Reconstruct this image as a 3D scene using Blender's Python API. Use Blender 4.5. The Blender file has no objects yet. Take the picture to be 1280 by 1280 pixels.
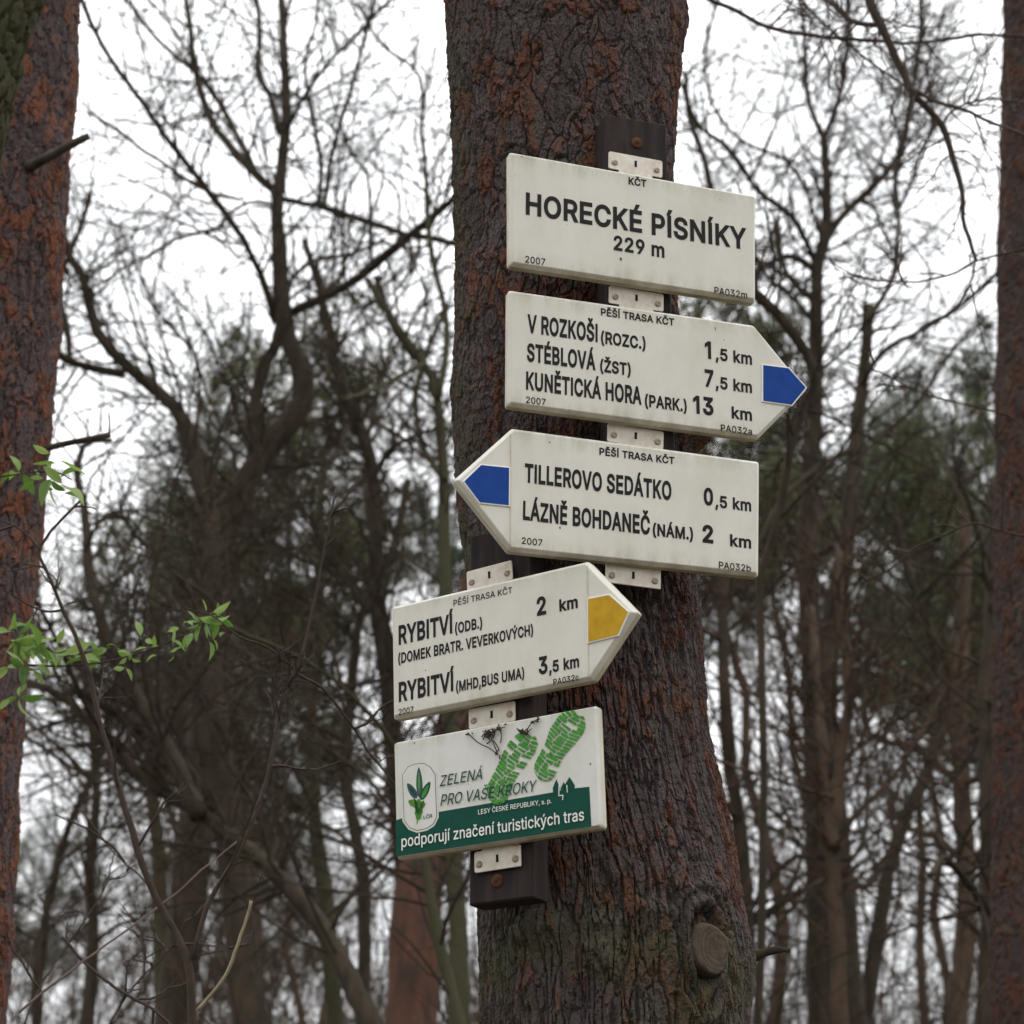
import bpy, math, json
import numpy as np
from mathutils import Matrix, Vector

# ---------------------------------------------------------------- camera, sky, sun, exposure
SC = bpy.context.scene
COL = SC.collection
F_PX = 3000.0
PITCH = math.radians(21)
CAM = np.array([0.0, 0.0, 1.6])
cd = bpy.data.cameras.new('camera')
cd.sensor_width = 36
cd.lens = F_PX / 1280 * 36
cd.clip_end = 1500
cd.clip_start = 0.1
cd.dof.use_dof = True
cd.dof.focus_distance = 3.9
cd.dof.aperture_fstop = 7.0
cd.dof.aperture_blades = 7
cam = bpy.data.objects.new('camera', cd)
cam.location = CAM
cam.rotation_euler = (math.pi / 2 + PITCH, 0, 0)
COL.objects.link(cam)
SC.camera = cam

SUN_ELEV, SUN_ROT = math.radians(48), math.radians(150)
w = bpy.data.worlds.new('World')
SC.world = w
w.use_nodes = True
nt = w.node_tree
bg = nt.nodes['Background']
bg.inputs['Strength'].default_value = 0.12
sky = nt.nodes.new('ShaderNodeTexSky')
sky.sky_type = 'NISHITA'
sky.sun_disc = False
sky.sun_elevation = SUN_ELEV
sky.sun_rotation = SUN_ROT
hs = nt.nodes.new('ShaderNodeHueSaturation')
hs.inputs['Saturation'].default_value = 0.3
nt.links.new(sky.outputs[0], hs.inputs['Color'])
# overcast cloud deck: CIE overcast luminance, (1 + 2 sin(elevation)) / 3
tc = nt.nodes.new('ShaderNodeTexCoord')
sx = nt.nodes.new('ShaderNodeSeparateXYZ')
nt.links.new(tc.outputs['Generated'], sx.inputs[0])
mr = nt.nodes.new('ShaderNodeMapRange')
mr.inputs['From Min'].default_value = 0
mr.inputs['From Max'].default_value = 1
mr.inputs['To Min'].default_value = 7.5
mr.inputs['To Max'].default_value = 28.0
nt.links.new(sx.outputs['Z'], mr.inputs['Value'])
cn = nt.nodes.new('ShaderNodeTexNoise')
cn.inputs['Scale'].default_value = 3.0
cn.inputs['Detail'].default_value = 5
nt.links.new(tc.outputs['Generated'], cn.inputs['Vector'])
cm = nt.nodes.new('ShaderNodeMapRange')
cm.inputs['From Min'].default_value = 0.3
cm.inputs['From Max'].default_value = 0.7
cm.inputs['To Min'].default_value = 0.85
cm.inputs['To Max'].default_value = 1.15
nt.links.new(cn.outputs[0], cm.inputs['Value'])
mu = nt.nodes.new('ShaderNodeMath'); mu.operation = 'MULTIPLY'
nt.links.new(mr.outputs[0], mu.inputs[0]); nt.links.new(cm.outputs[0], mu.inputs[1])
vs = nt.nodes.new('ShaderNodeVectorMath'); vs.operation = 'SCALE'
vs.inputs[0].default_value = (0.985, 0.995, 1.015)
nt.links.new(mu.outputs[0], vs.inputs['Scale'])
mx = nt.nodes.new('ShaderNodeMix'); mx.data_type = 'RGBA'
mx.inputs['Factor'].default_value = 0.88
nt.links.new(hs.outputs[0], mx.inputs['A']); nt.links.new(vs.outputs[0], mx.inputs['B'])
nt.links.new(mx.outputs['Result'], bg.inputs['Color'])

sl = bpy.data.lights.new('sun', 'SUN')
sl.energy = 0.6
sl.angle = math.radians(25)
sl.color = (1.0, 0.96, 0.90)
sun = bpy.data.objects.new('sun', sl)
COL.objects.link(sun)
sdir = Vector((math.sin(SUN_ROT) * math.cos(SUN_ELEV), math.cos(SUN_ROT) * math.cos(SUN_ELEV), math.sin(SUN_ELEV)))
sun.rotation_euler = sdir.to_track_quat('Z', 'Y').to_euler()
sun.location = sdir * 30

vsn = SC.view_settings
SC.display_settings.display_device = 'sRGB'
vsn.view_transform = 'Standard'
vsn.look = 'None'
vsn.exposure = 0.0
vsn.gamma = 1.0
vsn.use_curve_mapping = False
SC.cycles.max_bounces = 6

rng = np.random.default_rng(7)

# ---------------------------------------------------------------- helpers
CR = np.array([[1, 0, 0], [0, -math.sin(PITCH), math.cos(PITCH)], [0, math.cos(PITCH), math.sin(PITCH)]])


def ray(px, py):
    return ((px - 640) / F_PX) * CR[0] + ((640 - py) / F_PX) * CR[1] + CR[2]


def at(px, py, Y):
    """the point of the place seen at photo pixel (px, py) at ground distance Y"""
    r = ray(px, py)
    return CAM + r * (Y / r[1])


def mpp(Y, py=640):
    """metres per photo pixel at that distance"""
    return Y / ray(640, py)[1] / F_PX


def tag(o, label=None, cat=None, group=None, kind=None):
    if label: o['label'] = label
    if cat: o['category'] = cat
    if group: o['group'] = group
    if kind: o['kind'] = kind
    return o


def empty(name, loc, label, cat, group=None):
    o = bpy.data.objects.new(name, None)
    o.empty_display_size = 0.1
    COL.objects.link(o)
    o.location = loc
    return tag(o, label, cat, group)


def mesh_arrays(name, verts, faces, smooth=True):
    """verts (n,3), faces: list of int arrays (m,k) of the same or different k"""
    me = bpy.data.meshes.new(name)
    verts = np.asarray(verts, dtype=np.float32)
    me.vertices.add(len(verts))
    me.vertices.foreach_set('co', verts.ravel())
    loops, starts, tot = [], [], 0
    for fc in faces:
        fc = np.asarray(fc, dtype=np.int32)
        if not len(fc):
            continue
        n, k = fc.shape
        loops.append(fc.ravel())
        starts.append(tot + np.arange(n, dtype=np.int32) * k)
        tot += n * k
    loops = np.concatenate(loops); starts = np.concatenate(starts)
    me.loops.add(tot)
    me.loops.foreach_set('vertex_index', loops)
    me.polygons.add(len(starts))
    me.polygons.foreach_set('loop_start', starts)
    me.update(calc_edges=True)
    me.polygons.foreach_set('use_smooth', np.full(len(starts), bool(smooth)))
    return me


def link(name, me, mat=None, parent=None):
    o = bpy.data.objects.new(name, me)
    COL.objects.link(o)
    if mat:
        me.materials.clear(); me.materials.append(mat)
    if parent:
        o.parent = parent
    return o


def norm(a):
    return a / np.maximum(np.linalg.norm(a, axis=-1, keepdims=True), 1e-9)


def tube_arrays(P, R, sides):
    """P (N,K,3), R (N,K) -> verts, quads"""
    N, K, _ = P.shape
    T = norm(np.gradient(P, axis=1))
    mean = norm(P[:, -1] - P[:, 0])
    ref = np.zeros((N, 3)); ref[np.arange(N), np.argmin(np.abs(mean), axis=1)] = 1
    ref = np.broadcast_to(ref[:, None], T.shape)
    U = norm(np.cross(T, ref)); V = np.cross(T, U)
    a = np.arange(sides) * 2 * math.pi / sides
    verts = P[:, :, None] + R[:, :, None, None] * (np.cos(a)[None, None, :, None] * U[:, :, None] + np.sin(a)[None, None, :, None] * V[:, :, None])
    idx = np.arange(N * K * sides).reshape(N, K, sides)
    a0 = idx[:, :-1]; a1 = idx[:, 1:]
    q = np.stack([a0, np.roll(a0, -1, 2), np.roll(a1, -1, 2), a1], -1).reshape(-1, 4)
    return verts.reshape(-1, 3), q


class Geo:
    def __init__(self):
        self.v = []; self.f = []; self.n = 0

    def tubes(self, P, R, sides=3):
        if len(P) == 0: return
        v, q = tube_arrays(P, R, sides)
        self.v.append(v); self.f.append(q + self.n); self.n += len(v)

    def tube1(self, pts, rad, sides=6, cap=True):
        P = np.asarray(pts, float)[None]; R = np.asarray(rad, float)[None]
        v, q = tube_arrays(P, R, sides)
        self.v.append(v); self.f.append(q + self.n)
        if cap:
            K = P.shape[1]
            self.f.append((np.arange(sides)[::-1] + self.n).reshape(1, -1))
            self.f.append((np.arange(sides) + self.n + (K - 1) * sides).reshape(1, -1))
        self.n += len(v)

    def raw(self, v, f):
        v = np.asarray(v, float); self.v.append(v); self.f.append(np.asarray(f) + self.n); self.n += len(v)

    def mesh(self, name, origin=None, smooth=True):
        v = np.concatenate(self.v)
        if origin is not None:
            v = v - np.asarray(origin)
        return mesh_arrays(name, v, self.f, smooth)


def catmull(pts, n):
    p = np.asarray(pts, float)
    d = np.r_[0, np.cumsum(np.linalg.norm(np.diff(p, axis=0), axis=1))]
    m = np.gradient(p, d, axis=0) if len(p) > 2 else np.repeat((p[1:] - p[:1]) / d[-1], 2, 0)
    s = np.linspace(0, d[-1], n)
    i = np.clip(np.searchsorted(d, s, side='right') - 1, 0, len(p) - 2)
    h = (d[i + 1] - d[i])[:, None]; t = ((s - d[i]) / (d[i + 1] - d[i]))[:, None]
    return ((2 * t**3 - 3 * t**2 + 1) * p[i] + (t**3 - 2 * t**2 + t) * h * m[i] + (-2 * t**3 + 3 * t**2) * p[i + 1] + (t**3 - t**2) * h * m[i + 1])


def sprout(P, R, n, len_rng, ang=(30, 65), K=5, up=0.15, wander=0.22, rfac=0.55, rmin=0.002, rmax=9.0, tmin=0.15, tmax=1.0, rend=0.4, g=None, weights=None):
    """n shoots growing from the tubes P (N,K,3), R (N,K): their axes and radii"""
    g = g or rng
    N, K0, _ = P.shape
    ln = np.linalg.norm(P[:, -1] - P[:, 0], axis=1) + 1e-6
    pr = ln if weights is None else weights
    i = g.choice(N, n, p=pr / pr.sum())
    t = tmin + (tmax - tmin) * g.random(n)
    x = t * (K0 - 1); k = np.minimum(x.astype(int), K0 - 2); fr = (x - k)[:, None]
    p0 = P[i, k] * (1 - fr) + P[i, k + 1] * fr
    r0 = R[i, k] * (1 - fr[:, 0]) + R[i, k + 1] * fr[:, 0]
    T = norm(P[i, k + 1] - P[i, k])
    rnd = norm(g.normal(size=(n, 3)))
    perp = norm(rnd - (rnd * T).sum(1, keepdims=True) * T)
    a = np.radians(g.uniform(ang[0], ang[1], n))[:, None]
    d = norm(np.cos(a) * T + np.sin(a) * perp + np.array([0, 0, up]))
    L = g.uniform(len_rng[0], len_rng[1], n) * (1.15 - 0.6 * t)
    out = np.empty((n, K, 3)); out[:, 0] = p0
    for j in range(1, K):
        out[:, j] = out[:, j - 1] + d * (L / (K - 1))[:, None]
        d = norm(d + g.normal(size=(n, 3)) * wander + np.array([0, 0, up * 0.5]))
    rs = np.clip(r0 * rfac * g.uniform(0.6, 1.0, n), rmin, rmax * g.uniform(0.6, 1.0, n))
    rs = np.maximum(rs, rmin)
    taper = np.linspace(1, rend, K)
    return out, np.maximum(rs[:, None] * taper[None], rmin * 0.5)


# ---------------------------------------------------------------- materials
def nodes(name):
    m = bpy.data.materials.new(name); m.use_nodes = True
    n = m.node_tree
    b = n.nodes['Principled BSDF']
    return m, n, b


def N(n, kind, **kw):
    x = n.nodes.new(kind)
    for k, v in kw.items():
        if hasattr(x, k) and k not in ('Scale', 'Detail'):
            setattr(x, k, v)
        else:
            x.inputs[k].default_value = v
    return x


def ramp(n, src, stops):
    r = n.nodes.new('ShaderNodeValToRGB')
    e = r.color_ramp.elements
    while len(e) < len(stops): e.new(0.5)
    for i, (p, c) in enumerate(stops):
        e[i].position = p
        e[i].color = (*c, 1) if len(c) == 3 else c
    n.links.new(src, r.inputs[0])
    return r.outputs[0]


def mixc(n, fac, a, b, mode='MIX'):
    x = n.nodes.new('ShaderNodeMix'); x.data_type = 'RGBA'; x.blend_type = mode
    for s, v in (('Factor', fac), ('A', a), ('B', b)):
        if hasattr(v, 'node'): n.links.new(v, x.inputs[s])
        else: x.inputs[s].default_value = v if s == 'Factor' else (*v, 1)
    return x.outputs['Result']


def noise(n, scale, detail=4, stretch=None, rough=0.55, space='Object'):
    t = n.nodes.new('ShaderNodeTexCoord')
    v = t.outputs[space]
    if stretch:
        mp = n.nodes.new('ShaderNodeMapping'); mp.inputs['Scale'].default_value = stretch
        n.links.new(v, mp.inputs[0]); v = mp.outputs[0]
    x = n.nodes.new('ShaderNodeTexNoise'); x.inputs['Scale'].default_value = scale
    x.inputs['Detail'].default_value = detail; x.inputs['Roughness'].default_value = rough
    n.links.new(v, x.inputs['Vector'])
    return x.outputs[0]


def bump(n, b, src, strength=0.3, dist=0.01):
    x = n.nodes.new('ShaderNodeBump'); x.inputs['Strength'].default_value = strength
    x.inputs['Distance'].default_value = dist
    n.links.new(src, x.inputs['Height']); n.links.new(x.outputs[0], b.inputs['Normal'])


def simple(name, col, rough=0.6, var=0.0, scale=20, col2=None, metal=0.0, stretch=None, bumpd=0.0):
    m, n, b = nodes(name)
    b.inputs['Roughness'].default_value = rough
    b.inputs['Metallic'].default_value = metal
    b.inputs['Specular IOR Level'].default_value = 0.5 if rough < 0.7 else 0.15
    ns = noise(n, scale, 5, stretch)
    c2 = col2 or tuple(c * (1 - var) for c in col)
    n.links.new(ramp(n, ns, [(0.35, col), (0.65, c2)]), b.inputs['Base Color'])
    if bumpd: bump(n, b, ns, 0.6, bumpd)
    return m


def attr(n, name):
    a = n.nodes.new('ShaderNodeAttribute'); a.attribute_name = name
    return a.outputs['Fac']


def math_(n, op, a, b=None):
    x = n.nodes.new('ShaderNodeMath'); x.operation = op
    for i, v in enumerate((a, b)):
        if v is None: continue
        if hasattr(v, 'node'): n.links.new(v, x.inputs[i])
        else: x.inputs[i].default_value = v
    return x.outputs[0]


def bark_material(name, plate_a, plate_b, rust, moss, moss_amt=0.5, rust_bias=0.0):
    """pine bark: grey plates that flake off to a rust-red layer, lichen film; attributes plate, flake, depth, green"""
    m, n, b = nodes(name)
    b.inputs['Roughness'].default_value = 0.9
    b.inputs['Specular IOR Level'].default_value = 0.25
    pl, fk, dp, gr = attr(n, 'plate'), attr(n, 'flake'), attr(n, 'depth'), attr(n, 'green')
    fine = noise(n, 160, 6)
    mid = noise(n, 13, 5)
    c = mixc(n, fk, plate_a, plate_b)
    lich = ramp(n, pl, [(0.80, (0, 0, 0)), (0.86, (1, 1, 1))])
    c = mixc(n, math_(n, 'MULTIPLY', lich, 0.5), c, (0.115, 0.120, 0.100))
    c = mixc(n, math_(n, 'MULTIPLY', ramp(n, pl, [(0.15, (1, 1, 1)), (0.3, (0, 0, 0))]), 0.5), c, (0.050, 0.036, 0.034))
    c = mixc(n, math_(n, 'MULTIPLY', fine, 0.75), c, tuple(x * 0.4 for x in plate_a))
    speck = ramp(n, noise(n, 420, 3), [(0.60, (0, 0, 0)), (0.72, (1, 1, 1))])
    c = mixc(n, math_(n, 'MULTIPLY', speck, 0.55), c, tuple(min(x * 1.9, 0.3) for x in plate_b))
    # where flakes have come off the fresh layer is rust coloured
    rf = math_(n, 'ADD', math_(n, 'ADD', math_(n, 'MULTIPLY', fk, 0.5), math_(n, 'MULTIPLY', mid, 1.0)), math_(n, 'MULTIPLY', pl, 0.35))
    rf = math_(n, 'MULTIPLY', math_(n, 'ADD', math_(n, 'ADD', rf, rust_bias), attr(n, 'warm')), 0.5)
    rr = ramp(n, rf, [(0.47, (0, 0, 0)), (0.60, (1, 1, 1))])
    rc = mixc(n, fine, rust, tuple(x * 0.45 for x in rust))
    c = mixc(n, rr, c, rc)
    furrow_shade = tuple(x * 0.30 for x in plate_a)  # crack shade put into the colour: furrow bottoms painted darker than the plates
    dr = ramp(n, dp, [(0.0, (1, 1, 1)), (0.30, (0, 0, 0))])
    c = mixc(n, dr, c, furrow_shade)
    g = math_(n, 'MULTIPLY', math_(n, 'MULTIPLY', gr, moss_amt), ramp(n, noise(n, 9, 5), [(0.38, (0, 0, 0)), (0.6, (1, 1, 1))]))
    c = mixc(n, g, c, moss)
    n.links.new(c, b.inputs['Base Color'])
    bump(n, b, fine, 1.0, 0.007)
    return m


M = {}
M['bark_main'] = bark_material('pine_bark_weathered', (0.068, 0.053, 0.052), (0.130, 0.104, 0.102), (0.135, 0.055, 0.032), (0.060, 0.062, 0.032), 0.8)
M['bark_red'] = bark_material('pine_bark_rusty', (0.080, 0.058, 0.058), (0.155, 0.118, 0.116), (0.215, 0.080, 0.042), (0.05, 0.055, 0.03), 0.15, 0.06)
M['bark_right'] = bark_material('pine_bark_dull', (0.046, 0.034, 0.030), (0.072, 0.053, 0.046), (0.090, 0.038, 0.024), (0.05, 0.055, 0.03), 0.1, 0.08)
M['bark_pine_red'] = simple('reddish_pine_bark', (0.13, 0.062, 0.040), 0.95, col2=(0.060, 0.040, 0.032), scale=7, stretch=(2, 2, 0.7), bumpd=0.03)
M['bark_dark'] = simple('dark_bare_bark', (0.052, 0.041, 0.028), 0.95, col2=(0.028, 0.022, 0.015), scale=6, stretch=(4, 4, 1), bumpd=0.02)
M['bark_moss'] = simple('mossy_bark', (0.052, 0.045, 0.027), 0.95, col2=(0.040, 0.044, 0.022), scale=9, stretch=(3, 3, 1), bumpd=0.02)
M['bark_grey'] = simple('greyish_bare_bark', (0.085, 0.072, 0.060), 0.95, col2=(0.04, 0.033, 0.026), scale=5, stretch=(4, 4, 1), bumpd=0.02)
M['bark_pine_far'] = simple('reddish_far_pine_bark', (0.085, 0.056, 0.038), 0.95, col2=(0.048, 0.037, 0.027), scale=7, stretch=(2, 2, 0.7), bumpd=0.03)
M['twig'] = simple('brown_twigs', (0.042, 0.031, 0.020), 0.9, col2=(0.025, 0.018, 0.012), scale=2)
M['twig_red'] = simple('reddish_twigs', (0.066, 0.042, 0.027), 0.9, col2=(0.038, 0.026, 0.017), scale=2)
M['twig_near'] = simple('near_twig_bark', (0.060, 0.040, 0.030), 0.7, col2=(0.035, 0.026, 0.020), scale=40)
M['twig_pale'] = simple('peeled_pale_twig', (0.26, 0.23, 0.15), 0.7, col2=(0.16, 0.13, 0.08), scale=40)
M['needles'] = simple('pine_needles', (0.075, 0.10, 0.042), 0.7, col2=(0.12, 0.125, 0.065), scale=0.8)
M['needles_blue'] = simple('dark_pine_needles', (0.062, 0.090, 0.052), 0.7, col2=(0.10, 0.12, 0.08), scale=0.8)
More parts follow.
